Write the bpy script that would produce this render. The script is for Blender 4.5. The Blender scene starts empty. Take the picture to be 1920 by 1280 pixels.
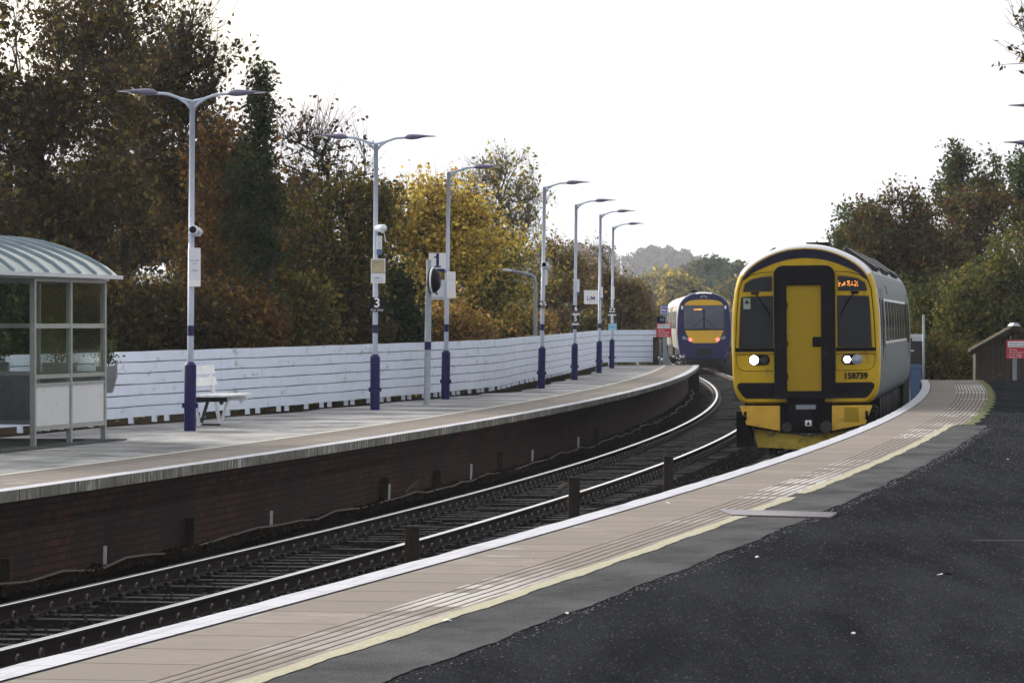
import bpy, math, random
import numpy as np
from mathutils import Vector, Matrix
R = math.radians
random.seed(7)
rng = np.random.default_rng(7)
scene = bpy.context.scene
col = scene.collection

# ------------------------------------------------------------------ camera
F = 8000.0            # focal length in pixels of the 1920 px wide photograph
HOR = 603.0           # row of the horizon
EYE = 2.5             # metres above rail level
PZ = 0.915            # platform surface above rail level
cam = bpy.data.cameras.new('camera')
cam.sensor_width = 36.0
cam.lens = F / 1920 * 36.0
cam.clip_start = 0.5
cam.clip_end = 9000
camo = bpy.data.objects.new('camera', cam)
col.objects.link(camo)
camo.location = (0, 0, EYE)
camo.rotation_euler = (R(90) - math.atan((640 - HOR) / F), 0, 0)
scene.camera = camo

# ------------------------------------------------------------------ light
SUN_EL, SUN_LEFT = 23.0, 48.0         # elevation; degrees to the left of the view direction
world = bpy.data.worlds.new('World')
scene.world = world
world.use_nodes = True
wn = world.node_tree
wn.nodes.clear()
sky = wn.nodes.new('ShaderNodeTexSky')
sky.sky_type = 'NISHITA'
sky.sun_disc = False
sky.sun_elevation = R(SUN_EL)
sky.sun_rotation = R(-SUN_LEFT)
sky.air_density = 1.0
sky.dust_density = 5.0
sky.ozone_density = 1.0
hs = wn.nodes.new('ShaderNodeHueSaturation')
hs.inputs['Saturation'].default_value = 0.50
bg = wn.nodes.new('ShaderNodeBackground')
bg.inputs['Strength'].default_value = 0.15
wo = wn.nodes.new('ShaderNodeOutputWorld')
wn.links.new(sky.outputs[0], hs.inputs['Color'])
veil = wn.nodes.new('ShaderNodeMixRGB')          # thin bright cloud veil over the whole sky
veil.blend_type = 'LIGHTEN'
veil.inputs['Fac'].default_value = 1.0
veil.inputs['Color2'].default_value = (3.5, 3.5, 3.55, 1)
wn.links.new(hs.outputs[0], veil.inputs['Color1'])
wn.links.new(veil.outputs[0], bg.inputs['Color'])
wn.links.new(bg.outputs[0], wo.inputs['Surface'])

sl = bpy.data.lights.new('sun', 'SUN')
sl.energy = 1.15
sl.angle = R(3.0)
sl.color = (1.0, 0.93, 0.82)
so = bpy.data.objects.new('sun', sl)
col.objects.link(so)
tosun = Vector((-math.sin(R(SUN_LEFT)) * math.cos(R(SUN_EL)), math.cos(R(SUN_LEFT)) * math.cos(R(SUN_EL)), math.sin(R(SUN_EL))))
so.rotation_euler = (-tosun).to_track_quat('-Z', 'Y').to_euler()
so.location = (0, 0, 60)

scene.view_settings.view_transform = 'Standard'
scene.view_settings.look = 'None'
scene.view_settings.gamma = 1.0
scene.view_settings.exposure = 0.98
scene.cycles.max_bounces = 6
scene.cycles.diffuse_bounces = 3
scene.cycles.transparent_max_bounces = 12
scene.cycles.volume_bounces = 0

# ------------------------------------------------------------------ materials
MAT = {}
def mat(name, c, rough=0.7, metal=0.0, var=0.0, scale=6.0, bump=0.0, bscale=60.0, spec=0.22, emit=None, es=0.0, c2=None, coat=0.0, dirt=None, stretch=None):
    """Principled surface whose colour wanders between c and c2 (or a darker c) with noise; optional fine bump and dirt patches."""
    m = bpy.data.materials.new(name)
    m.use_nodes = True
    nt = m.node_tree
    b = nt.nodes['Principled BSDF']
    b.inputs['Base Color'].default_value = (*c, 1)
    b.inputs['Roughness'].default_value = rough
    b.inputs['Metallic'].default_value = metal
    b.inputs['Specular IOR Level'].default_value = spec
    if coat: b.inputs['Coat Weight'].default_value = coat
    if emit:
        b.inputs['Emission Color'].default_value = (*emit, 1)
        b.inputs['Emission Strength'].default_value = es
    tc = nt.nodes.new('ShaderNodeTexCoord')
    src = tc.outputs['Object']
    if stretch:
        mp = nt.nodes.new('ShaderNodeMapping')
        mp.inputs['Scale'].default_value = stretch
        nt.links.new(src, mp.inputs['Vector'])
        src = mp.outputs[0]
    out = None
    if var > 0 or c2:
        n = nt.nodes.new('ShaderNodeTexNoise')
        n.inputs['Scale'].default_value = scale
        n.inputs['Detail'].default_value = 8
        n.inputs['Roughness'].default_value = 0.65
        nt.links.new(src, n.inputs['Vector'])
        r = nt.nodes.new('ShaderNodeValToRGB')
        r.color_ramp.elements[0].position = 0.32
        r.color_ramp.elements[1].position = 0.68
        k = c2 if c2 else tuple(x * (1 - var) for x in c)
        r.color_ramp.elements[0].color = (*k, 1)
        r.color_ramp.elements[1].color = (*c, 1)
        nt.links.new(n.outputs['Fac'], r.inputs[0])
        out = r.outputs[0]
    if dirt:
        dc, dscale, dpos = dirt
        n = nt.nodes.new('ShaderNodeTexNoise')
        n.inputs['Scale'].default_value = dscale
        n.inputs['Detail'].default_value = 10
        nt.links.new(src, n.inputs['Vector'])
        r = nt.nodes.new('ShaderNodeValToRGB')
        r.color_ramp.elements[0].position = dpos
        r.color_ramp.elements[1].position = min(1, dpos + 0.12)
        nt.links.new(n.outputs['Fac'], r.inputs[0])
        mx = nt.nodes.new('ShaderNodeMixRGB')
        mx.inputs['Color2'].default_value = (*dc, 1)
        if out: nt.links.new(out, mx.inputs['Color1'])
        else: mx.inputs['Color1'].default_value = (*c, 1)
        nt.links.new(r.outputs[0], mx.inputs['Fac'])
        out = mx.outputs[0]
    if out: nt.links.new(out, b.inputs['Base Color'])
    if bump > 0:
        n = nt.nodes.new('ShaderNodeTexNoise')
        n.inputs['Scale'].default_value = bscale
        n.inputs['Detail'].default_value = 6
        nt.links.new(src, n.inputs['Vector'])
        bp = nt.nodes.new('ShaderNodeBump')
        bp.inputs['Strength'].default_value = bump
        bp.inputs['Distance'].default_value = 0.02
        nt.links.new(n.outputs['Fac'], bp.inputs['Height'])
        nt.links.new(bp.outputs[0], b.inputs['Normal'])
    MAT[name] = m
    return m

def nodes_of(name):
    m = bpy.data.materials.new(name); m.use_nodes = True
    MAT[name] = m
    m.node_tree.nodes['Principled BSDF'].inputs['Specular IOR Level'].default_value = 0.12
    return m, m.node_tree, m.node_tree.nodes['Principled BSDF']
def N(nt, t, **kw):
    n = nt.nodes.new(t)
    for k, v in kw.items():
        if k in n.inputs: n.inputs[k].default_value = v
        else: setattr(n, k, v)
    return n
def math_(nt, op, a, b=None):
    n = nt.nodes.new('ShaderNodeMath'); n.operation = op
    for i, v in enumerate((a, b)):
        if v is None: continue
        if isinstance(v, (int, float)): n.inputs[i].default_value = v
        else: nt.links.new(v, n.inputs[i])
    return n.outputs[0]
def noise_(nt, vec, scale, detail=6, rough=0.6):
    n = nt.nodes.new('ShaderNodeTexNoise'); n.inputs['Scale'].default_value = scale
    n.inputs['Detail'].default_value = detail; n.inputs['Roughness'].default_value = rough
    nt.links.new(vec, n.inputs['Vector']); return n.outputs['Fac']
def ramp_(nt, fac, stops):
    r = nt.nodes.new('ShaderNodeValToRGB')
    el = r.color_ramp.elements
    while len(el) < len(stops): el.new(0.5)
    for e, (p, c) in zip(el, stops):
        e.position = p; e.color = (c, c, c, 1) if isinstance(c, (int, float)) else (*c, 1)
    nt.links.new(fac, r.inputs[0]); return r.outputs[0]
def mix_(nt, fac, a, b, mode='MIX'):
    n = nt.nodes.new('ShaderNodeMixRGB'); n.blend_type = mode
    for k, v in (('Fac', fac), ('Color1', a), ('Color2', b)):
        if isinstance(v, (int, float)): n.inputs[k].default_value = v
        elif isinstance(v, tuple): n.inputs[k].default_value = (*v, 1)
        else: nt.links.new(v, n.inputs[k])
    return n.outputs[0]
def bump_(nt, b, h, strength, dist=0.02):
    bp = nt.nodes.new('ShaderNodeBump'); bp.inputs['Strength'].default_value = strength
    bp.inputs['Distance'].default_value = dist
    nt.links.new(h, bp.inputs['Height']); nt.links.new(bp.outputs[0], b.inputs['Normal'])
def uvpair(nt):
    tc = nt.nodes.new('ShaderNodeTexCoord'); sp = nt.nodes.new('ShaderNodeSeparateXYZ')
    nt.links.new(tc.outputs['UV'], sp.inputs[0]); return tc.outputs['UV'], sp.outputs[0], sp.outputs[1], tc.outputs['Object']

def line_mask(nt, x, period, width):
    """1 on a line of the given width every period along x."""
    f = math_(nt, 'FRACT', math_(nt, 'DIVIDE', x, period))
    return math_(nt, 'LESS_THAN', f, width / period)

# buff paving slabs: joints every 0.9 m, efflorescence and stains
def mk_paving(name, period, base, dark, white_amt):
    m, nt, b = nodes_of(name)
    uv, u, v, obj = uvpair(nt)
    j = line_mask(nt, u, period, 0.035)
    cell = nt.nodes.new('ShaderNodeTexWhiteNoise'); cell.noise_dimensions = '1D'
    nt.links.new(math_(nt, 'FLOOR', math_(nt, 'DIVIDE', u, period)), cell.inputs['W'])
    tone = mix_(nt, cell.outputs['Value'], tuple(x * 0.74 for x in base), tuple(x * 1.06 for x in base))
    tone = mix_(nt, ramp_(nt, noise_(nt, obj, 5.0), [(0.35, 1.0), (0.65, 0.0)]), tone, dark)
    mp = nt.nodes.new('ShaderNodeMapping'); mp.inputs['Scale'].default_value = (1.0, 0.9, 1)
    nt.links.new(uv, mp.inputs['Vector'])
    w = ramp_(nt, noise_(nt, mp.outputs[0], 1.4, 8), [(0.62, 0.0), (0.72, 1.0)])
    w = mix_(nt, 1.0, w, (white_amt,) * 3, 'MULTIPLY')
    tone = mix_(nt, w, tone, (0.34, 0.335, 0.34))
    spots = ramp_(nt, noise_(nt, obj, 28.0, 2), [(0.70, 0.0), (0.76, 0.7)])
    tone = mix_(nt, spots, tone, (0.10, 0.085, 0.075))
    tone = mix_(nt, j, tone, (0.075, 0.06, 0.05))
    nt.links.new(tone, b.inputs['Base Color']); b.inputs['Roughness'].default_value = 0.8
    b.inputs['Specular IOR Level'].default_value = 0.1
    bump_(nt, b, noise_(nt, obj, 90.0), 0.25, 0.01)
mk_paving('paving', 0.9, (0.215, 0.190, 0.168), (0.165, 0.147, 0.131), 0.75)

# ribbed tactile slabs: six dark grooves running along the platform, cross joints every 0.4 m, worn whitish ribs
def mk_tactile(name, base, groove, whitey, pitch=0.075):
    m, nt, b = nodes_of(name)
    uv, u, v, obj = uvpair(nt)
    wob = math_(nt, 'MULTIPLY', math_(nt, 'SUBTRACT', noise_(nt, uv, 0.5, 3), 0.5), 0.05)
    vv = math_(nt, 'ADD', math_(nt, 'ABSOLUTE', v), wob)
    fr = math_(nt, 'FRACT', math_(nt, 'DIVIDE', vv, pitch))
    tri = math_(nt, 'ABSOLUTE', math_(nt, 'SUBTRACT', fr, 0.5))
    g = math_(nt, 'LESS_THAN', tri, 0.13)
    j = line_mask(nt, u, 0.4, 0.010)
    cell = nt.nodes.new('ShaderNodeTexWhiteNoise'); cell.noise_dimensions = '2D'
    cb = nt.nodes.new('ShaderNodeCombineXYZ')
    nt.links.new(math_(nt, 'FLOOR', math_(nt, 'DIVIDE', u, 0.4)), cb.inputs[0])
    nt.links.new(math_(nt, 'FLOOR', math_(nt, 'DIVIDE', vv, 0.2)), cb.inputs[1])
    nt.links.new(cb.outputs[0], cell.inputs['Vector'])
    big = ramp_(nt, noise_(nt, uv, 0.16, 3), [(0.47, 0.0), (0.6, 1.0)])
    wfac = mix_(nt, 1.0, big, ramp_(nt, cell.outputs['Value'], [(0.30, 0.0), (0.36, 1.0)]), 'MULTIPLY')
    wfac = mix_(nt, 1.0, wfac, (whitey,) * 3, 'MULTIPLY')
    tone = mix_(nt, ramp_(nt, noise_(nt, obj, 6.0), [(0.35, 0.0), (0.65, 1.0)]), tuple(x * 0.8 for x in base), base)
    tone = mix_(nt, wfac, tone, (0.40, 0.385, 0.38))
    tone = mix_(nt, j, tone, (0.10, 0.08, 0.065))
    tone = mix_(nt, g, tone, groove)
    nt.links.new(tone, b.inputs['Base Color']); b.inputs['Roughness'].default_value = 0.8
    b.inputs['Specular IOR Level'].default_value = 0.1
    bump_(nt, b, tri, 0.5, 0.012)
mk_tactile('tactile', (0.200, 0.175, 0.155), (0.035, 0.028, 0.024), 0.9)
mk_tactile('tactile_grey', (0.19, 0.17, 0.15), (0.06, 0.05, 0.042), 0.2)

# worn painted line
def mk_line(name, c, under, cover=0.45):
    m, nt, b = nodes_of(name)
    uv, u, v, obj = uvpair(nt)
    w = ramp_(nt, noise_(nt, obj, 40.0, 8, 0.7), [(cover, 0.0), (cover + 0.1, 1.0)])
    t = mix_(nt, w, c, under)
    t = mix_(nt, ramp_(nt, noise_(nt, obj, 3.0), [(0.4, 0.0), (0.7, 0.35)]), t, tuple(x * 0.7 for x in c))
    nt.links.new(t, b.inputs['Base Color']); b.inputs['Roughness'].default_value = 0.75
    bump_(nt, b, noise_(nt, obj, 120.0), 0.3, 0.008)
mk_line('yellow_line', (0.34, 0.33, 0.24), (0.20, 0.19, 0.15), 0.52)
mk_line('cream_line', (0.42, 0.41, 0.36), (0.22, 0.21, 0.18), 0.60)

# white edge paint on coping slabs with faint long scuff lines
m, nt, b = nodes_of('edge_paint')
uv, u, v, obj = uvpair(nt)
mp = nt.nodes.new('ShaderNodeMapping'); mp.inputs['Scale'].default_value = (0.5, 14.0, 1)
nt.links.new(uv, mp.inputs['Vector'])
sc = ramp_(nt, noise_(nt, mp.outputs[0], 1.5, 5), [(0.52, 0.0), (0.62, 0.55)])
t = mix_(nt, sc, (0.40, 0.41, 0.46), (0.20, 0.20, 0.24))
t = mix_(nt, line_mask(nt, u, 0.69, 0.03), t, (0.26, 0.26, 0.28))
t = mix_(nt, ramp_(nt, noise_(nt, obj, 14.0, 8), [(0.6, 0.0), (0.72, 0.6)]), t, (0.4, 0.38, 0.35))
nt.links.new(t, b.inputs['Base Color']); b.inputs['Roughness'].default_value = 0.6
# coping face: grey-green concrete with white drips
m, nt, b = nodes_of('coping_face')
uv, u, v, obj = uvpair(nt)
mp = nt.nodes.new('ShaderNodeMapping'); mp.inputs['Scale'].default_value = (9.0, 1.0, 1)
nt.links.new(uv, mp.inputs['Vector'])
big = ramp_(nt, noise_(nt, uv, 0.9, 3), [(0.45, 0.0), (0.6, 1.0)])
d = ramp_(nt, noise_(nt, mp.outputs[0], 2.0, 6, 0.7), [(0.5, 0.0), (0.58, 1.0)])
d = mix_(nt, 1.0, d, big, 'MULTIPLY')
t = mix_(nt, ramp_(nt, noise_(nt, obj, 5.0), [(0.35, 0.0), (0.65, 1.0)]), (0.10, 0.10, 0.085), (0.17, 0.165, 0.14))
t = mix_(nt, d, t, (0.40, 0.40, 0.40))
t = mix_(nt, line_mask(nt, u, 0.69, 0.025), t, (0.02, 0.02, 0.02))
nt.links.new(t, b.inputs['Base Color']); b.inputs['Roughness'].default_value = 0.85
bump_(nt, b, noise_(nt, obj, 60.0), 0.5, 0.01)

# tarmac
def mk_tarmac(name, lo, hi, speck, stretch, streak=0.5, spec=0.0):
    m, nt, b = nodes_of(name)
    tc = nt.nodes.new('ShaderNodeTexCoord'); obj = tc.outputs['Object']
    mp = nt.nodes.new('ShaderNodeMapping'); mp.inputs['Scale'].default_value = stretch
    nt.links.new(obj, mp.inputs['Vector'])
    f1 = ramp_(nt, noise_(nt, mp.outputs[0], 1.2, 8, 0.7), [(0.40, 0.0), (0.60, 1.0)])
    t = mix_(nt, f1, lo, hi)
    g = nt.nodes.new('ShaderNodeTexVoronoi'); g.inputs['Scale'].default_value = 85.0
    nt.links.new(obj, g.inputs['Vector'])
    t = mix_(nt, streak, t, mix_(nt, 1.0, t, ramp_(nt, g.outputs['Distance'], [(0.1, 1.7), (0.6, 0.35)]), 'MULTIPLY'))
    wn_ = nt.nodes.new('ShaderNodeTexVoronoi'); wn_.inputs['Scale'].default_value = 22.0
    nt.links.new(obj, wn_.inputs['Vector'])
    sp_ = ramp_(nt, wn_.outputs['Distance'], [(0.055, 1.0), (0.075, 0.0)])
    cs = nt.nodes.new('ShaderNodeSeparateXYZ'); nt.links.new(wn_.outputs['Color'], cs.inputs[0])
    sp_ = mix_(nt, 1.0, sp_, ramp_(nt, cs.outputs[0], [(0.90, 0.0), (0.93, 1.0)]), 'MULTIPLY')
    t = mix_(nt, sp_, t, speck)
    nt.links.new(t, b.inputs['Base Color'])
    b.inputs['Roughness'].default_value = 0.8; b.inputs['Specular IOR Level'].default_value = spec
    h = mix_(nt, 0.6, g.outputs['Distance'], noise_(nt, obj, 45.0, 6))
    bump_(nt, b, h, 0.9, 0.012)
mk_tarmac('tarmac_dark', (0.0195, 0.021, 0.025), (0.033, 0.0355, 0.042), (0.16, 0.16, 0.16), (1.0, 0.12, 1), 0.8)
mk_tarmac('tarmac_grey', (0.11, 0.113, 0.118), (0.38, 0.385, 0.39), (0.3, 0.3, 0.3), (0.5, 0.45, 1), 0.4, 0.3)  # wide pale-to-dark range paints the tree-shadow streaks into the colour
mk_tarmac('tarmac_strip', (0.066, 0.069, 0.072), (0.105, 0.109, 0.113), (0.03, 0.03, 0.03), (1.0, 0.5, 1), 0.35)

# brick retaining wall of the platforms
m, nt, b = nodes_of('platform_brick')
uv, u, v, obj = uvpair(nt)
br = nt.nodes.new('ShaderNodeTexBrick')
br.inputs['Scale'].default_value = 1.0
br.inputs['Brick Width'].default_value = 0.235; br.inputs['Row Height'].default_value = 0.078
br.inputs['Mortar Size'].default_value = 0.012; br.inputs['Mortar Smooth'].default_value = 0.5
br.inputs['Color1'].default_value = (0.085, 0.028, 0.021, 1); br.inputs['Color2'].default_value = (0.038, 0.016, 0.014, 1)
br.inputs['Mortar'].default_value = (0.008, 0.007, 0.007, 1)
nt.links.new(uv, br.inputs['Vector'])
soot = ramp_(nt, noise_(nt, obj, 0.8, 8), [(0.35, 0.8), (0.65, 0.1)])
t = mix_(nt, soot, br.outputs['Color'], (0.010, 0.009, 0.009))
nt.links.new(t, b.inputs['Base Color']); b.inputs['Roughness'].default_value = 0.85
bump_(nt, b, mix_(nt, 0.3, br.outputs['Fac'], noise_(nt, obj, 40.0)), -0.5, 0.01)

mat('ballast', (0.012, 0.011, 0.0105), 0.9, spec=0.0, var=0.6, scale=18, bump=1.0, bscale=26)
mat('ballast_stone', (0.022, 0.020, 0.019), 0.8, var=0.6, scale=3, spec=0.1)
mat('sleeper', (0.019, 0.018, 0.018), 0.65, var=0.7, scale=5, bump=0.3, bscale=20, spec=0.12)
mat('rail_side', (0.022, 0.016, 0.013), 0.85, spec=0.08, c2=(0.011, 0.009, 0.008), scale=6)
mat('rail_top', (0.75, 0.75, 0.76), 0.22, metal=1.0)
mat('clip_steel', (0.05, 0.045, 0.045), 0.45, metal=0.6)
mat('timber_dark', (0.032, 0.026, 0.020), 0.9, var=0.5, scale=14, bump=0.6, bscale=30, stretch=(3, 3, 0.5))
mat('white_plastic', (0.62, 0.62, 0.62), 0.5, var=0.3, scale=20)
mat('cable_black', (0.018, 0.018, 0.018), 0.4)
mat('cable_grey', (0.085, 0.075, 0.065), 0.7)
mat('fence_white', (0.66, 0.73, 0.87), 0.55, var=0.10, scale=2.2, dirt=((0.38, 0.41, 0.42), 2.0, 0.60), bump=0.12, bscale=9, stretch=(1, 1, 3))
mat('pole_grey', (0.45, 0.51, 0.63), 0.4, var=0.12, scale=4)
mat('galvanised', (0.26, 0.30, 0.34), 0.45, metal=0.3, var=0.3, scale=14)
mat('navy_paint', (0.012, 0.013, 0.085), 0.45, var=0.2, scale=5)
mat('lamp_purple', (0.15, 0.14, 0.22), 0.35)
mat('lamp_lens', (0.75, 0.72, 0.66), 0.2)
mat('sign_white', (0.62, 0.66, 0.74), 0.4, dirt=((0.5, 0.5, 0.52), 6, 0.68))
mat('sign_bright', (0.76, 0.76, 0.78), 0.4)
mat('sign_black', (0.007, 0.007, 0.012), 0.5, spec=0.1)
mat('sign_navy', (0.02, 0.02, 0.12), 0.4)
mat('sign_red', (0.48, 0.04, 0.055), 0.4, var=0.15, scale=6)
mat('sign_cyan', (0.28, 0.52, 0.72), 0.4)
mat('sign_purple', (0.09, 0.07, 0.32), 0.4)
mat('ink_grey', (0.22, 0.22, 0.26), 0.6)
mat('poster_tan', (0.46, 0.40, 0.24), 0.5, c2=(0.30, 0.28, 0.22), scale=5)
mat('shelter_metal', (0.34, 0.36, 0.35), 0.38, metal=0.35, var=0.25, scale=8)
mat('shelter_panel', (0.55, 0.56, 0.57), 0.5, dirt=((0.42, 0.42, 0.42), 8, 0.6))
mat('shelter_roof', (0.42, 0.46, 0.45), 0.45, var=0.25, scale=4, dirt=((0.22, 0.25, 0.2), 5, 0.6))
mat('shelter_seam', (0.17, 0.23, 0.27), 0.4, var=0.2, scale=6)
mat('wood_white', (0.80, 0.81, 0.83), 0.6, var=0.25, scale=9, bump=0.2, bscale=20)
mat('cast_dark', (0.03, 0.03, 0.035), 0.5)
mat('planter', (0.20, 0.21, 0.22), 0.7, var=0.3, scale=8)
mat('hut_wood', (0.060, 0.048, 0.042), 0.85, var=0.5, scale=5, bump=0.3, bscale=8, stretch=(5, 5, 0.5))
mat('hut_roof', (0.06, 0.04, 0.035), 0.9, c2=(0.05, 0.047, 0.025), scale=4, bump=0.4, bscale=12)
mat('flashing', (0.5, 0.52, 0.56), 0.4)
mat('cabinet_blue', (0.10, 0.17, 0.32), 0.5, var=0.2, scale=5)
mat('train_yellow', (0.54, 0.355, 0.008), 0.42, coat=0.0, dirt=((0.27, 0.19, 0.045), 3.2, 0.60), var=0.22, scale=2.2, stretch=(1.6, 1, 0.6))
mat('skirt_yellow', (0.66, 0.40, 0.05), 0.5, var=0.25, scale=3, dirt=((0.24, 0.16, 0.05), 4.0, 0.62))
mat('plough_yellow', (0.38, 0.29, 0.035), 0.6, var=0.4, scale=4, dirt=((0.05, 0.04, 0.02), 6.0, 0.55))
mat('door_yellow', (0.33, 0.22, 0.002), 0.45, var=0.12, scale=2, dirt=((0.4, 0.3, 0.09), 5, 0.68))
mat('rubber_black', (0.007, 0.007, 0.010), 0.6, spec=0.08, var=0.3, scale=5, dirt=((0.030, 0.030, 0.036), 3, 0.64))
mat('black_gear', (0.006, 0.006, 0.008), 0.7, spec=0.08, var=0.3, scale=6)
mat('train_silver', (0.105, 0.122, 0.135), 0.5, spec=0.12, var=0.15, scale=1.2, stretch=(1, 0.2, 2))
mat('train_white', (0.60, 0.60, 0.62), 0.35)
mat('train_roof', (0.26, 0.28, 0.30), 0.5, var=0.3, scale=2)
mat('train_navy', (0.012, 0.014, 0.085), 0.4, coat=0.0, var=0.15, scale=2)
mat('arch_navy', (0.014, 0.014, 0.032), 0.5, spec=0.1)
mat('train_beige', (0.17, 0.165, 0.145), 0.5, spec=0.15, var=0.15, scale=1.5)
mat('train_red', (0.30, 0.05, 0.04), 0.4)
mat('blue_yellow', (0.66, 0.40, 0.03), 0.4)
mat('window_rim', (0.62, 0.64, 0.65), 0.35, metal=0.4)
mat('window_dark', (0.014, 0.017, 0.022), 0.08, spec=0.6)
mat('windscreen_dark', (0.004, 0.006, 0.010), 0.12, spec=0.22, c2=(0.010, 0.014, 0.022), scale=2.5)
mat('windscreen_pale', (0.07, 0.085, 0.12), 0.15, spec=0.6, c2=(0.045, 0.055, 0.09), scale=2.0)  # pale blue stands in for a reflection on the glass
mat('led_orange', (0.1, 0.03, 0.0), 0.5, emit=(1.0, 0.36, 0.06), es=1.6)
mat('headlight_on', (1, 1, 1), 0.3, emit=(1.0, 0.98, 0.95), es=6.0)
mat('marker_on', (1, 1, 1), 0.3, emit=(0.92, 0.95, 1.0), es=2.2)
mat('tail_on', (0.5, 0.02, 0.02), 0.3, emit=(1.0, 0.10, 0.10), es=2.5)
mat('lamp_glass', (0.22, 0.26, 0.34), 0.1, spec=0.8)
mat('sticker_green', (0.25, 0.32, 0.25), 0.5)
mat('wall_white', (0.8, 0.8, 0.8), 0.6, emit=None)
mat('slate', (0.12, 0.12, 0.13), 0.7)
mat('bark', (0.045, 0.036, 0.028), 0.9, c2=(0.022, 0.018, 0.015), scale=9, bump=0.5, bscale=18)
mat('bark_pale', (0.12, 0.105, 0.09), 0.9, c2=(0.06, 0.05, 0.042), scale=9)
mat('earth', (0.022, 0.018, 0.014), 0.95, spec=0.0, c2=(0.011, 0.0095, 0.008), scale=3, bump=1.0, bscale=14)
mat('turf', (0.045, 0.060, 0.018), 0.9, c2=(0.06, 0.05, 0.02), scale=0.6, bump=0.8, bscale=6)
mat('plate_metal', (0.13, 0.12, 0.115), 0.7, spec=0.1, c2=(0.05, 0.045, 0.045), scale=30)
mat('moss', (0.11, 0.13, 0.03), 0.9, c2=(0.05, 0.055, 0.02), scale=20, bump=0.8, bscale=30)

# shelter glass: clear pane that mirrors a little
m = bpy.data.materials.new('pane_glass'); m.use_nodes = True; MAT['pane_glass'] = m
nt = m.node_tree; nt.nodes.clear()
o_ = nt.nodes.new('ShaderNodeOutputMaterial')
tr = N(nt, 'ShaderNodeBsdfTransparent', Color=(0.80, 0.84, 0.82, 1)); gl = N(nt, 'ShaderNodeBsdfGlossy', Color=(0.9, 0.9, 0.9, 1), Roughness=0.09)
mx = nt.nodes.new('ShaderNodeMixShader'); lw = N(nt, 'ShaderNodeLayerWeight', Blend=0.5)
nt.links.new(math_(nt, 'MULTIPLY', math_(nt, 'POWER', lw.outputs['Facing'], 4.0), 0.25), mx.inputs[0]); nt.links.new(tr.outputs[0], mx.inputs[1]); nt.links.new(gl.outputs[0], mx.inputs[2]); nt.links.new(mx.outputs[0], o_.inputs[0])

# leaves: the leaf's own colour is stored on the mesh
m = bpy.data.materials.new('leaf'); m.use_nodes = True; MAT['leaf'] = m
nt = m.node_tree; nt.nodes.clear()
o_ = nt.nodes.new('ShaderNodeOutputMaterial')
at = nt.nodes.new('ShaderNodeVertexColor'); at.layer_name = 'leafcol'
df = nt.nodes.new('ShaderNodeBsdfDiffuse'); tl = nt.nodes.new('ShaderNodeBsdfTranslucent')
mx = nt.nodes.new('ShaderNodeMixShader'); mx.inputs[0].default_value = 0.42
nt.links.new(at.outputs['Color'], df.inputs['Color']); nt.links.new(at.outputs['Color'], tl.inputs['Color'])
nt.links.new(df.outputs[0], mx.inputs[1]); nt.links.new(tl.outputs[0], mx.inputs[2]); nt.links.new(mx.outputs[0], o_.inputs[0])

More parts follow.
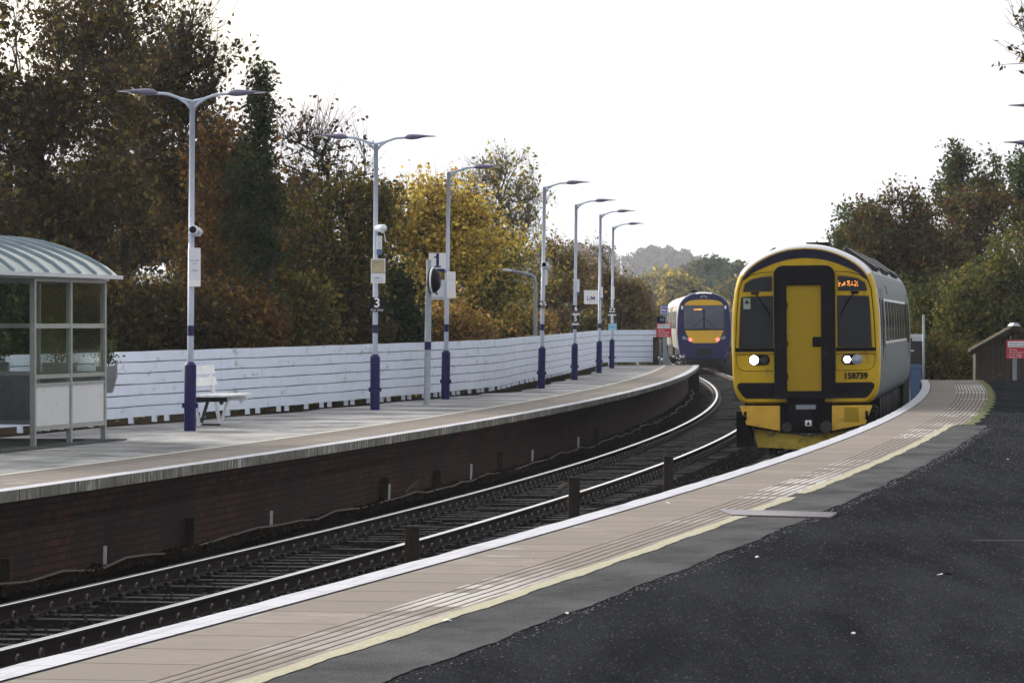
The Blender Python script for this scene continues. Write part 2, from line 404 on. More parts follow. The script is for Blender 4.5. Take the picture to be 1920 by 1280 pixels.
# ------------------------------------------------------------------ mesh helpers
class MB:
    """Collects boxes, prisms and tubes, then links them as one mesh object."""
    def __init__(s): s.v = []; s.f = []; s.mi = []; s.sm = []; s.cur = 0; s.smooth = False
    def face(s, idx): s.f.append(idx); s.mi.append(s.cur); s.sm.append(s.smooth)
    def add(s, vs, fs):
        b0 = len(s.v); s.v += [tuple(p) for p in vs]
        for f in fs: s.face([b0 + i for i in f])
        return s
    def box(s, x0, x1, y0, y1, z0, z1):
        return s.add([(x0, y0, z0), (x1, y0, z0), (x1, y1, z0), (x0, y1, z0), (x0, y0, z1), (x1, y0, z1), (x1, y1, z1), (x0, y1, z1)],
                     [(0, 3, 2, 1), (4, 5, 6, 7), (0, 1, 5, 4), (1, 2, 6, 5), (2, 3, 7, 6), (3, 0, 4, 7)])
    def bar(s, a, b, w, h, up=(0, 0, 1)):
        a = Vector(a); b = Vector(b); d = (b - a).normalized(); u = Vector(up)
        r = d.cross(u)
        if r.length < 1e-4: r = d.cross(Vector((1, 0, 0)))
        r.normalize(); u = r.cross(d).normalized()
        q = [p + r * sx * w / 2 + u * sz * h / 2 for p in (a, b) for sx, sz in ((-1, -1), (1, -1), (1, 1), (-1, 1))]
        return s.add(q, [(0, 1, 2, 3), (7, 6, 5, 4), (0, 4, 5, 1), (1, 5, 6, 2), (2, 6, 7, 3), (3, 7, 4, 0)])
    def prism(s, poly, y0, y1, back=True):
        """poly = (x, z) points, extruded from y0 (front, nearer the viewer) to y1."""
        n = len(poly)
        vs = [(x, y0, z) for x, z in poly] + [(x, y1, z) for x, z in poly]
        ar = sum(poly[i][0] * poly[(i + 1) % n][1] - poly[(i + 1) % n][0] * poly[i][1] for i in range(n))
        fr = list(range(n)); bk = list(range(2 * n - 1, n - 1, -1))
        if ar < 0: fr.reverse(); bk.reverse()
        fs = [fr] + ([bk] if back else [])
        for i in range(n):
            j = (i + 1) % n
            q = (i, i + n, j + n, j)
            fs.append(q if ar > 0 else tuple(reversed(q)))
        return s.add(vs, fs)
    def ring(s, po, pi, y0, y1):
        """frame between an outer and an inner outline with the same point count"""
        n = len(po)
        vs = [(x, y0, z) for x, z in po] + [(x, y0, z) for x, z in pi] + [(x, y1, z) for x, z in po] + [(x, y1, z) for x, z in pi]
        fs = []
        for i in range(n):
            j = (i + 1) % n
            fs += [(i, j, n + j, n + i), (2 * n + i, i, j, 2 * n + j)[::-1], (n + i, n + j, 3 * n + j, 3 * n + i)]
        return s.add(vs, fs)
    def tube(s, pts, rad, n=8, cap=True):
        pts = [Vector(p) for p in pts]
        if isinstance(rad, (int, float)): rad = [rad] * len(pts)
        b0 = len(s.v); u = None
        for i, p in enumerate(pts):
            d = (pts[min(i + 1, len(pts) - 1)] - pts[max(i - 1, 0)])
            if d.length < 1e-9: d = Vector((0, 0, 1))
            d.normalize()
            if u is None: u = d.orthogonal().normalized()
            else:
                u = u - d * u.dot(d)
                u = u.normalized() if u.length > 1e-6 else d.orthogonal().normalized()
            w = d.cross(u)
            for k in range(n):
                a = 2 * math.pi * k / n
                s.v.append(tuple(p + (u * math.cos(a) + w * math.sin(a)) * rad[i]))
        for i in range(len(pts) - 1):
            for k in range(n):
                a = b0 + i * n + k; c = b0 + i * n + (k + 1) % n
                s.face([a, c, c + n, a + n])
        if cap:
            s.face([b0 + k for k in range(n)][::-1]); s.face([b0 + (len(pts) - 1) * n + k for k in range(n)])
        return s
    def lathe(s, prof, n=16, c=(0, 0, 0), axis='z'):
        """prof = (radius, height) pairs"""
        b0 = len(s.v)
        for r, h in prof:
            for k in range(n):
                a = 2 * math.pi * k / n
                x, y = r * math.cos(a), r * math.sin(a)
                p = (x, y, h) if axis == 'z' else ((x, h, y) if axis == 'y' else (h, x, y))
                s.v.append((p[0] + c[0], p[1] + c[1], p[2] + c[2]))
        for i in range(len(prof) - 1):
            for k in range(n):
                a = b0 + i * n + k; d = b0 + i * n + (k + 1) % n
                s.face([a, d, d + n, a + n])
        s.face([b0 + k for k in range(n)][::-1]); s.face([b0 + (len(prof) - 1) * n + k for k in range(n)])
        return s
    def build(s, name, mats, parent=None, bevel=0.0, loc=None, recalc=True):
        me = bpy.data.meshes.new(name)
        me.from_pydata(s.v, [], s.f)
        if not isinstance(mats, (list, tuple)): mats = [mats]
        for k in mats: me.materials.append(MAT[k])
        me.polygons.foreach_set('material_index', s.mi)
        me.polygons.foreach_set('use_smooth', s.sm)
        if recalc:
            import bmesh
            bm = bmesh.new(); bm.from_mesh(me); bmesh.ops.recalc_face_normals(bm, faces=bm.faces); bm.to_mesh(me); bm.free()
        me.update()
        o = bpy.data.objects.new(name, me); col.objects.link(o)
        if parent: o.parent = parent
        if loc: o.location = loc
        if bevel > 0:
            bv = o.modifiers.new('bevel', 'BEVEL'); bv.width = bevel; bv.segments = 2; bv.limit_method = 'ANGLE'
        return o

def empty(name, loc=(0, 0, 0), rz=0.0, rx=0.0, ry=0.0):
    o = bpy.data.objects.new(name, None); col.objects.link(o)
    o.empty_display_size = 0.2
    o.location = loc; o.rotation_euler = (rx, ry, rz); return o
def tag(o, label=None, cat=None, group=None, kind=None):
    if label: o['label'] = label
    if cat: o['category'] = cat
    if group: o['group'] = group
    if kind: o['kind'] = kind
    return o
def copy_tree(o, parent=None):
    c = o.copy(); col.objects.link(c); c.parent = parent
    for ch in [k for k in list(col.objects) if k.parent == o]: copy_tree(ch, c)
    return c
def text(body, size, m, parent, loc, name='lettering', align='CENTER', ext=0.002, sx=1.0, bold=0.0):
    cu = bpy.data.curves.new('t', 'FONT'); cu.body = body; cu.size = size; cu.extrude = ext
    cu.align_x = align; cu.align_y = 'CENTER'; cu.resolution_u = 3; cu.offset = bold
    to = bpy.data.objects.new('t', cu); col.objects.link(to)
    bpy.context.view_layer.update()
    me = bpy.data.meshes.new_from_object(to.evaluated_get(bpy.context.evaluated_depsgraph_get()))
    bpy.data.objects.remove(to); bpy.data.curves.remove(cu)
    me.name = name; me.materials.clear(); me.materials.append(MAT[m])
    me.transform(Matrix.Diagonal((sx, 1, 1, 1))); me.transform(Matrix.Rotation(R(90), 4, 'X'))
    o = bpy.data.objects.new(name, me); col.objects.link(o); o.location = loc; o.parent = parent
    return o
def rr(x0, z0, x1, z1, r=0.05, n=4, rs=None):
    """rounded rectangle outline; rs = radii for bottom-left, bottom-right, top-right, top-left"""
    rs = rs or (r, r, r, r); out = []
    for (cx, cz, a0), q in zip(((x0, z0, 180), (x1, z0, 270), (x1, z1, 0), (x0, z1, 90)), rs):
        sx = 1 if cx == x0 else -1; sz = 1 if cz == z0 else -1
        for k in range(n + 1):
            a = R(a0 + 90 * k / n)
            out.append((cx + sx * q + q * math.cos(a), cz + sz * q + q * math.sin(a)))
    return out
def W(px, Y): return (px - 960) / F * Y            # world x of a photo column at distance Y
def H(py, Y): return EYE - (py - HOR) / F * Y      # world z of a photo row at distance Y

# ------------------------------------------------------------------ track geometry (fitted to the photograph)
def poly(c, Y, lim=190.0):
    t = min(Y, lim) / 100
    v = sum(k * t ** i for i, k in enumerate(c)); s = sum(i * k * t ** (i - 1) for i, k in enumerate(c) if i) / 100
    return v + s * max(0, Y - lim), s
CR = (-6.4722, 22.7034, -7.4573, 0.8151)          # right platform edge
CL = (-13.0598, 24.7037, -10.2924, 1.6896)        # left platform edge
CT = (-12.3932, 24.121, -9.024, 1.1008)           # outer rail of the left track
def at(c, Y, off):
    """point at a signed distance to the right of a curve, and the heading there"""
    x, s = poly(c, Y); n = math.sqrt(1 + s * s)
    return x + off / n, Y - off * s / n, s
def strip(name, c, o0, o1, z0, z1, Y0, Y1, m, step=1.0, kind='structure', parent=None, uvz=False, w0=None, w1=None, build=True):
    """ribbon that follows a curve between offsets o0 and o1; u runs along it in metres, v across"""
    n = int((Y1 - Y0) / step); vs = []; uv = []; fs = []; u = 0; last = None
    for i in range(n + 1):
        Y = Y0 + (Y1 - Y0) * i / n
        a = o0 + (w0(Y) if w0 else 0); b = o1 + (w1(Y) if w1 else 0)
        xa, ya, s = at(c, Y, a); xb, yb, s = at(c, Y, b)
        if last: u += math.hypot(xa - last[0], ya - last[1])
        last = (xa, ya)
        vs += [(xa, ya, z0), (xb, yb, z1)]
        uv += [(u, z0 if uvz else a), (u, z1 if uvz else b)]
        if i: k = 2 * i; fs.append((k - 2, k - 1, k + 1, k))
    me = bpy.data.meshes.new(name); me.from_pydata(vs, [], fs); me.materials.append(MAT[m])
    ul = me.uv_layers.new(name='UVMap')
    for lp in me.loops: ul.data[lp.index].uv = uv[lp.vertex_index]
    me.update()
    if uvz is False and fs:
        if me.polygons[0].normal.z < 0: me.flip_normals()
    o = bpy.data.objects.new(name, me); col.objects.link(o)
    if parent: o.parent = parent
    elif kind: o['kind'] = kind
    return o

RY1, LY1 = 116.2, 156.0
jag = lambda amp, f1, seed: (lambda Y: amp * (math.sin(Y * f1 + seed) * 0.5 + math.sin(Y * f1 * 2.7 + seed * 2) * 0.3 + math.sin(Y * f1 * 7.3 + seed) * 0.2))
# right platform
strip('platform_paving', CR, 0.225, 0.82, PZ, PZ, -10, RY1, 'paving')
strip('platform_tactile_paving', CR, 0.82, 1.23, PZ, PZ, -10, RY1, 'tactile', w1=lambda Y: 0.30 if Y > 66 else 0.0)
strip('platform_yellow_line', CR, 1.23, 1.34, PZ + 0.003, PZ + 0.003, -10, 38.75, 'yellow_line', 0.15, w0=jag(0.012, 1.3, 1), w1=jag(0.02, 2.3, 2))
strip('platform_yellow_line', CR, 1.23, 1.34, PZ + 0.003, PZ + 0.003, 39.6, 66, 'yellow_line', 0.15, w0=jag(0.012, 1.3, 1), w1=jag(0.02, 2.3, 2))
strip('platform_moss_edge', CR, 1.50, 1.66, PZ + 0.006, PZ + 0.006, 65.6, RY1, 'moss', 0.25, w0=jag(0.03, 1.3, 1), w1=jag(0.07, 2.3, 2))
strip('platform_tarmac_repair', CR, 1.20, 1.86, PZ - 0.001, PZ - 0.001, -10, 65.5, 'tarmac_strip', 0.15, w1=jag(0.028, 1.9, 5))
strip('platform_tarmac', CR, 1.15, 34.0, PZ - 0.006, PZ - 0.006, -12, RY1, 'tarmac_dark')
# left platform
strip('left_platform_paving', CL, -0.20, -0.80, PZ, PZ, 20, LY1, 'paving')
strip('left_platform_tactile_paving', CL, -0.80, -1.20, PZ, PZ, 20, LY1, 'tactile_grey')
strip('left_platform_cream_line', CL, -1.20, -1.30, PZ + 0.003, PZ + 0.003, 20, LY1, 'cream_line', 0.3, w1=jag(0.02, 2.3, 2))
strip('left_platform_tarmac', CL, -1.15, -14.0, PZ - 0.004, PZ - 0.004, 20, LY1, 'tarmac_grey')

def coping(side, c, Y0, Y1, nm):
    sg = 1 if side == 'r' else -1
    e = empty(nm, (0, 0, 0)); e['kind'] = 'structure'
    strip('edge_paint', c, 0.0, sg * 0.20, PZ + 0.004, PZ + 0.004, Y0, Y1, 'edge_paint', 0.69, parent=e, w0=(lambda Y: sg * 0.012 * math.sin(Y * 3.1) * math.sin(Y * 0.7)))
    strip('edge_joint', c, sg * 0.19, sg * 0.235, PZ - 0.002, PZ - 0.002, Y0, Y1, 'rubber_black', parent=e)
    strip('coping_face', c, 0.0, 0.0, PZ + 0.004, PZ - 0.105, Y0, Y1, 'coping_face', 0.69, parent=e, uvz=True, w0=(lambda Y: sg * 0.012 * math.sin(Y * 3.1) * math.sin(Y * 0.7)), w1=(lambda Y: sg * 0.012 * math.sin(Y * 3.1) * math.sin(Y * 0.7)))
    strip('coping_underside', c, 0.0, sg * 0.3, PZ - 0.105, PZ - 0.105, Y0, Y1, 'coping_face', parent=e)
    return e
coping('r', CR, -10, RY1, 'platform_edge_slabs')
coping('l', CL, 20, LY1, 'left_platform_edge_slabs')
for nm, c, sg, Y0, Y1 in (('platform_wall', CR, 1, -10, RY1), ('left_platform_wall', CL, -1, 20, LY1)):
    e = empty(nm); tag(e, 'dark brick wall holding up the ' + ('left' if sg < 0 else 'right') + ' hand platform beside the track', 'wall', 'brick platform walls')
    z = PZ - 0.105
    prev = 0.13
    for k, o in enumerate((0.16, 0.23, 0.30, 0.40)):
        zb = z - 0.085 if k < 3 else -0.35
        strip('brick_face', c, sg * o, sg * o, z, zb, Y0, Y1, 'platform_brick', 1.0, parent=e, uvz=True)
        if k < 3: strip('brick_ledge', c, sg * o, sg * (o + 0.08), zb, zb, Y0, Y1, 'platform_brick', 1.0, parent=e)
        z = zb
# platform end walls and decks below the tarmac
for c, sg, Y1, wd, nm in ((CR, 1, RY1, 34.0, 'platform_end_wall'), (CL, -1, LY1, 14.0, 'left_platform_end_wall')):
    xa, ya, s = at(c, Y1, 0); xb, yb, s = at(c, Y1, sg * wd)
    b_ = MB(); b_.add([(xa, ya, PZ - 0.008), (xb, yb, PZ - 0.008), (xb, yb, -0.4), (xa, ya, -0.4)], [(0, 1, 2, 3)])
    o = b_.build(nm, 'platform_brick', recalc=False); o['kind'] = 'structure'

# ground sheet: flat round the railway, then a low ridge far off
def ground_z(x, y):
    r1 = 26.0 * math.exp(-((y - 2350) / 420.0) ** 2)
    r2 = 9.0 * math.exp(-((y - 1500) / 260.0) ** 2)
    return -0.30 + r1 + r2 + max(0, y - 600) * 0.002
b_ = MB(); xs = list(range(-600, 601, 30)); ys = [-60, 0, 60, 120, 180, 240, 300, 350, 400, 500, 600, 700, 800, 900, 1000, 1100, 1200, 1300, 1400, 1500, 1600, 1700, 1800, 1900, 2000, 2100, 2200, 2300, 2400, 2500, 2700, 3000, 3500, 4500]
for y in ys:
    for x in xs: b_.v.append((x * (1 + max(0, y) / 900), y, ground_z(x, y)))
nx = len(xs)
b_.smooth = True
for j in range(len(ys) - 1):
    for i in range(nx - 1): b_.face([j * nx + i, j * nx + i + 1, (j + 1) * nx + i + 1, (j + 1) * nx + i])
o = b_.build('ground', 'turf', recalc=False); o['kind'] = 'structure'
# planted bank behind the left fence
b_ = MB()
prof = [(-14.0, PZ - 0.03), (-22, 1.3), (-40, 1.6), (-70, 0.6), (-100, -0.4)]
Ys = list(range(20, 260, 8))
for Y in Ys:
    for o, z in [(-5.2, PZ - 0.05)] + prof:
        x, y, s = at(CL, Y, o); b_.v.append((x, y, z + random.uniform(-0.04, 0.0) + (0 if Y < LY1 else -0.35)))
for j in range(len(Ys) - 1):
    for i in range(5): b_.face([j * 6 + i, j * 6 + i + 1, (j + 1) * 6 + i + 1, (j + 1) * 6 + i])
o = b_.build('bank_ground', 'earth'); o['kind'] = 'structure'
# ballast bed with loose stones
def ballast_bed():
    n = 0; b_ = MB(); Y0, Y1 = 26.0, 300.0
    offs = [-1.9, -1.3, -0.9, 0.0, 0.7, 1.4, 2.2, 3.0, 3.8, 4.6, 5.4, 6.2]
    rows = int((Y1 - Y0) / 0.5)
    for j in range(rows + 1):
        Y = Y0 + (Y1 - Y0) * j / rows
        for o in offs:
            x, y, s = at(CT, Y, o); b_.v.append((x, y, -0.174 + random.uniform(-0.018, 0.02) + (0.16 if o < -1.0 else (0.03 if o < -0.85 else 0))))
    k = len(offs)
    b_.smooth = True
    for j in range(rows):
        for i in range(k - 1): b_.face([j * k + i, j * k + i + 1, (j + 1) * k + i + 1, (j + 1) * k + i])
    o = b_.build('ballast_bed', 'ballast', recalc=False); o['kind'] = 'structure'
ballast_bed()
def add_mesh(name, V, Fq, m, colors=None):
    """numpy mesh of equal sized faces"""
    me = bpy.data.meshes.new(name); nf, k = Fq.shape
    me.vertices.add(len(V)); me.vertices.foreach_set('co', V.astype(np.float32).ravel())
    me.loops.add(nf * k); me.loops.foreach_set('vertex_index', Fq.astype(np.int32).ravel())
    me.polygons.add(nf); me.polygons.foreach_set('loop_start', np.arange(0, nf * k, k, dtype=np.int32))
    me.materials.append(MAT[m])
    if colors is not None:
        ca = me.color_attributes.new('leafcol', 'FLOAT_COLOR', 'POINT')
        ca.data.foreach_set('color', np.c_[colors, np.ones(len(colors))].astype(np.float32).ravel())
    me.update(calc_edges=True)
    return me
def stones(n, Ya, Yb, oa, ob, size, zb=-0.168):
    base = np.array([(1, 0, -.3), (-.5, .86, -.3), (-.5, -.86, -.3), (.2, .3, .8), (-.3, -.1, .7)])
    tri = np.array([(0, 1, 3), (1, 2, 4), (2, 0, 3), (1, 4, 3), (2, 3, 4)])
    V = []; Ft = []
    for i in range(n):
        t = random.random() ** 1.7
        Y = Ya + (Yb - Ya) * t
        x, y, s = at(CT, Y, random.uniform(oa, ob))
        a = random.uniform(0, 6.28); sz = size * random.uniform(0.5, 1.2)
        c_, s_ = math.cos(a), math.sin(a)
        p = base * np.array([sz, sz * random.uniform(0.6, 1), sz * random.uniform(0.4, 0.8)])
        p = p + rng.normal(0, sz * 0.12, p.shape)
        q = np.c_[p[:, 0] * c_ - p[:, 1] * s_ + x, p[:, 0] * s_ + p[:, 1] * c_ + y, p[:, 2] + zb + random.uniform(0, 0.01)]
        Ft.append(tri + len(V) * 5); V.append(q)
    return np.concatenate(V), np.concatenate(Ft)
V, Ft = stones(16000, 30, 210, -1.3, 5.0, 0.035)
o = bpy.data.objects.new('ballast_gravel', add_mesh('ballast_gravel', V, Ft, 'ballast_stone')); col.objects.link(o)
tag(o, 'dark loose ballast stones spread between and beside the rails', 'gravel', kind='stuff')
V, Ft = stones(9000, 32, 170, -1.25, -0.62, 0.055, -0.06)
o = bpy.data.objects.new('earth_rubble', add_mesh('earth_rubble', V, Ft, 'earth')); col.objects.link(o)
tag(o, 'brown earth and rubble heaped along the foot of the brick platform wall', 'rubble', kind='stuff')

def chips(n, Ya, Yb, oa, ob, size, c, mname, power):
    base = np.array([(1, 0, 0), (-.5, .86, 0), (-.5, -.86, 0), (0.1, .1, .9)]); tri = np.array([(0, 1, 3), (1, 2, 3), (2, 0, 3)])
    t = rng.uniform(0, 1, n) ** power; Yv = Ya + (Yb - Ya) * t
    cc = c; tt = Yv / 100; X = cc[0] + cc[1] * tt + cc[2] * tt ** 2 + cc[3] * tt ** 3; s_ = (cc[1] + 2 * cc[2] * tt + 3 * cc[3] * tt ** 2) / 100; nn = np.sqrt(1 + s_ ** 2)
    o = rng.uniform(oa, ob, n); X = X + o / nn; Y = Yv - o * s_ / nn
    a = rng.uniform(0, 6.28, n); sz = size * rng.uniform(0.4, 1.3, n) * (0.7 + Yv / 60)
    q = base[None] * np.stack([sz, sz * rng.uniform(.6, 1, n), sz * rng.uniform(.35, .8, n)], 1)[:, None]
    V = np.stack([q[:, :, 0] * np.cos(a)[:, None] - q[:, :, 1] * np.sin(a)[:, None] + X[:, None], q[:, :, 0] * np.sin(a)[:, None] + q[:, :, 1] * np.cos(a)[:, None] + Y[:, None], q[:, :, 2] + PZ - 0.007], 2).reshape(-1, 3)
    F_ = (tri[None] + 4 * np.arange(n)[:, None, None]).reshape(-1, 3)
    return V, F_
mat('chip', (0.044, 0.048, 0.058), 0.8, var=0.8, scale=9, spec=0.1)
mat('chip_pale', (0.13, 0.135, 0.14), 0.8, var=0.4, scale=5, spec=0.1)
for nm, n_, oa, ob, sz, mn, lb in (('tarmac_grit', 90000, 1.75, 13.0, 0.0095, 'chip', 'coarse dark chippings standing up in the worn tarmac of the right platform'), ('pale_grit', 1100, 1.75, 13.0, 0.0075, 'chip_pale', 'scattered pale grit on the dark tarmac of the right platform'), ('strip_grit', 7000, 1.36, 1.84, 0.006, 'chip_pale', 'fine pale grain standing up in the grey concrete strip'), ('broken_edge_grit', 2600, 1.68, 1.98, 0.010, 'chip_pale', 'pale crumbs along the broken edge of the grey concrete strip')):
    V, F_ = chips(n_, 12, 64 if 'edge' in nm or 'strip' in nm else 75, oa, ob, sz, CR, mn, 1.6)
    o = bpy.data.objects.new(nm, add_mesh(nm, V, F_, mn)); col.objects.link(o); tag(o, lb, 'grit', kind='stuff')
# rails and sleepers
RAIL = [(-0.07, -0.158), (0.07, -0.158), (0.07, -0.147), (0.012, -0.13), (0.009, -0.04), (0.035, -0.03), (0.036, -0.006), (0.030, 0.0), (-0.030, 0.0), (-0.036, -0.006), (-0.035, -0.03), (-0.009, -0.04), (-0.012, -0.13), (-0.07, -0.147)]
def rail(c, off, Y0, Y1, parent):
    b_ = MB(); n = int((Y1 - Y0) / 1.5); k = len(RAIL)
    for i in range(n + 1):
        Y = Y0 + (Y1 - Y0) * i / n
        for a, z in RAIL:
            x, y, s = at(c, Y, off + a); b_.v.append((x, y, z))
    for i in range(n):
        for j in range(k):
            j2 = (j + 1) % k; b_.cur = 1 if j in (6, 7, 8) else 0
            b_.face([i * k + j, i * k + j2, (i + 1) * k + j2, (i + 1) * k + j])
    return b_.build('rail', ['rail_side', 'rail_top'], parent)
def sleeper_mesh():
    b_ = MB()
    b_.box(-1.25, 1.25, -0.095, 0.095, -0.30, -0.165)
    for cx in (-0.75, 0.75):
        b_.cur = 1
        b_.box(cx - 0.10, cx + 0.10, -0.085, 0.085, -0.165, -0.157)
        for sg in (-1, 1):
            pts = []
            for k in range(9):
                a = R(-60 + 300 * k / 8)
                pts.append((cx + sg * (0.115 + 0.008 * k / 8), -0.01 + 0.062 * math.cos(a), -0.105 + 0.052 * math.sin(a)))
            b_.tube(pts, 0.012, 5)
            b_.box(min(cx + sg * 0.09, cx + sg * 0.15), max(cx + sg * 0.09, cx + sg * 0.15), -0.045, 0.045, -0.163, -0.128)
        b_.cur = 0
    o = b_.build('sleeper', ['sleeper', 'clip_steel']); me = o.data
    bpy.data.objects.remove(o); return me
SLM = sleeper_mesh()
def track(c, coff, Ystart, Yend, label):
    e = empty('railway_track'); tag(e, label, 'track', 'railway tracks')
    rail(c, coff - 0.7525, 24, 330, e); rail(c, coff + 0.7525, 24, 330, e)
    Y = Ystart; k = 0; co = []
    sv = np.array([v.co for v in SLM.vertices]); sf = [tuple(p.vertices) for p in SLM.polygons]; smi = [p.material_index for p in SLM.polygons]
    rest = MB()
    while Y < Yend:
        x, y, s = at(c, Y, coff); a = -math.atan(s) + random.uniform(-0.01, 0.01)
        dz = random.uniform(-0.006, 0.006)
        if k < 100:
            o = bpy.data.objects.new('sleeper', SLM); col.objects.link(o); o.parent = e
            o.location = (x, y, dz); o.rotation_euler = (0, 0, a)
        else:
            ca, sa = math.cos(a), math.sin(a); b0 = len(rest.v)
            rest.v += [(x + px * ca - py * sa, y + px * sa + py * ca, pz + dz) for px, py, pz in sv]
            for f_, mi in zip(sf, smi): rest.f.append([b0 + q for q in f_]); rest.mi.append(mi); rest.sm.append(False)
        Y += 0.6 / math.sqrt(1 + s * s); k += 1
    o = rest.build('sleeper', ['sleeper', 'clip_steel'], e, recalc=False); o['kind'] = 'stuff'
track(CT, 0.7525, 33.0, 215, 'left railway track with two shiny curving rails on dark sleepers')
track(CR, -1.62, 46.0, 130, 'right railway track that the yellow fronted train stands on')

# ------------------------------------------------------------------ things on the left platform
def lamp_post(px, base_y, top_y, double, label, lean):
    Y = F * (EYE - PZ) / (base_y - HOR); h = (base_y - top_y) / F * Y
    e = empty('lamp_post', (W(px, Y), Y, PZ), rz=0.0, ry=lean)
    tag(e, label, 'lamp post', 'grey lamp posts with navy sleeves on the left platform')
    b_ = MB(); b_.smooth = True; b_.lathe([(0.047, 0.0), (0.047, h * 0.55), (0.042, h * 0.551), (0.040, h - 0.03), (0.046, h - 0.028), (0.046, h)], 14)
    b_.build('pole', 'pole_grey', e)
    b_ = MB(); b_.lathe([(0.088, -0.01), (0.088, 0.34), (0.094, 0.345), (0.094, 0.36), (0.088, 0.365), (0.088, 0.95), (0.05, 1.0)], 10)
    b_.box(-0.115, -0.08, -0.05, 0.03, 0.33, 0.40); b_.box(0.08, 0.115, -0.05, 0.03, 0.33, 0.40)
    b_.build('sleeve', 'navy_paint', e)
    b_ = MB(); b_.lathe([(0.0492, 1.38), (0.0492, 1.53)], 14); b_.build('band', 'navy_paint', e)
    lantern(e, h, (1, -1) if double else (1,))
    return e, Y, h
def lantern(e, h, sides):
    for sg in sides:
        b_ = MB(); b_.smooth = True
        b_.tube([(0, 0, h - 0.14), (sg * 0.09, 0, h - 0.04), (sg * 0.2, 0, h + 0.03), (sg * 0.36, 0, h + 0.085), (sg * 0.5, 0, h + 0.095), (sg * 0.62, 0, h + 0.095)], [0.03, 0.024, 0.022, 0.022, 0.022, 0.026], 8)
        b_.tube([(0, 0, h - 0.02), (sg * 0.2, 0, h + 0.03)], 0.02, 6)
        b_.build('lamp_arm', 'pole_grey', e)
        hd = MB(); hd.smooth = True
        secs = [(0.50, 0.02, 0.085, 0.110), (0.56, 0.05, 0.065, 0.150), (0.64, 0.085, 0.058, 0.165), (0.74, 0.10, 0.068, 0.160), (0.84, 0.085, 0.095, 0.150), (0.95, 0.06, 0.112, 0.138), (1.05, 0.045, 0.118, 0.132), (1.10, 0.025, 0.116, 0.124)]
        for x, w, z0, z1 in secs:
            for k in range(10):
                a = 2 * math.pi * k / 10
                hd.v.append((sg * x, w * math.cos(a), h + (z0 + z1) / 2 + (z1 - z0) / 2 * math.sin(a)))
        for i in range(len(secs) - 1):
            for k in range(10): hd.face([i * 10 + k, i * 10 + (k + 1) % 10, (i + 1) * 10 + (k + 1) % 10, (i + 1) * 10 + k])
        hd.face(list(range(10))); hd.face([70 + k for k in range(10)])
        hb = hd.build('lamp_head', 'lamp_purple', e)
        lb = MB(); lb.prism([(sg * 0.90, h + 0.100), (sg * 1.06, h + 0.113), (sg * 1.06, h + 0.119), (sg * 0.90, h + 0.112)], -0.047, 0.047)
        lb.build('lens', 'lamp_lens', hb)
POSTS = {}
for i, (px, by, ty, dbl, lab, ln) in enumerate([
    (356, 807, 188, True, 'tall double armed lamp post in front of the white bench', 0.008),
    (703, 768, 268, True, 'double armed lamp post with black sign reading 3', 0.004),
    (835, 748, 322, False, 'single armed lamp post holding the white sign with a big 1', 0.016),
    (1015, 728, 350, False, 'single armed lamp post with black 4/5 sign and camera', 0.016),
    (1077, 712, 383, False, 'single armed lamp post carrying black 6 and S signs', 0.010),
    (1123, 699, 402, False, 'single armed lamp post beside the square L/M sign', 0.010),
    (1147, 690, 425, False, 'farthest lamp post of the left platform, with ZZ sign', 0.010)]):
    POSTS[i] = lamp_post(px, by, ty, dbl, lab, ln)

def panel(b_, w, h, t=0.012, z=0.0, x=0.0, r=0.0):
    p = rr(x - w / 2, z - h / 2, x + w / 2, z + h / 2, r) if r else [(x - w / 2, z - h / 2), (x + w / 2, z - h / 2), (x + w / 2, z + h / 2), (x - w / 2, z + h / 2)]
    return b_.prism(p, -t / 2, t / 2)
def sign_at(name, px, py, Y, dy, label, cat, group=None, rz=0.0):
    """origin at the centre of the sign; dy = metres it stands nearer than Y"""
    yy = Y - dy
    e = empty(name, (W(px, yy), yy, H(py, yy)), rz=rz); tag(e, label, cat, group); return e
def black_sign(i, px, py, w, h, big, small, label, strip_=False, size=0.2, top=None):
    Y = POSTS[i][1]; e = sign_at('car_stop_sign', px, py, Y, 0.065, label, 'sign', 'black car stop signs on the lamp posts')
    panel(MB(), w, h, 0.01, r=0.01).build('plate', 'sign_black', e)
    b_ = MB(); b_.box(-0.05, 0.05, 0.005, 0.02, -0.02, 0.02); b_.build('bracket', 'pole_grey', e)
    text(big, size, 'sign_bright', e, (0, -0.007, h * 0.10), bold=0.004)
    if small: text(small, size * 0.27, 'sign_bright', e, (0, -0.007, -h * 0.36))
    if top: text(top, size * 0.8, 'sign_bright', e, (0, -0.007, h * 0.47))
    if strip_:
        b_ = MB(); panel(b_, w * 1.08, 0.035, 0.014, z=-h / 2 - 0.022); b_.build('plate_edge', 'sign_bright', e)
black_sign(1, 707, 571, 0.25, 0.26, '3', 'Car stop', 'black square sign reading 3 Car stop', size=0.24)
black_sign(3, 1018, 571, 0.22, 0.17, '4/5', 'Car Stop', 'black sign reading 4/5 Car Stop', size=0.135)
black_sign(4, 1080, 580, 0.19, 0.225, '6', 'Car stop', 'black sign reading 6, above the S sign', True, size=0.19)
black_sign(4, 1079, 599, 0.19, 0.215, 'S', 'Car stop', 'black sign reading S, below the 6 sign', True, size=0.19)
black_sign(6, 1148, 583, 0.26, 0.22, 'ZZ', 'Car stop', 'black sign reading ZZ on the farthest lamp post', True, size=0.17)

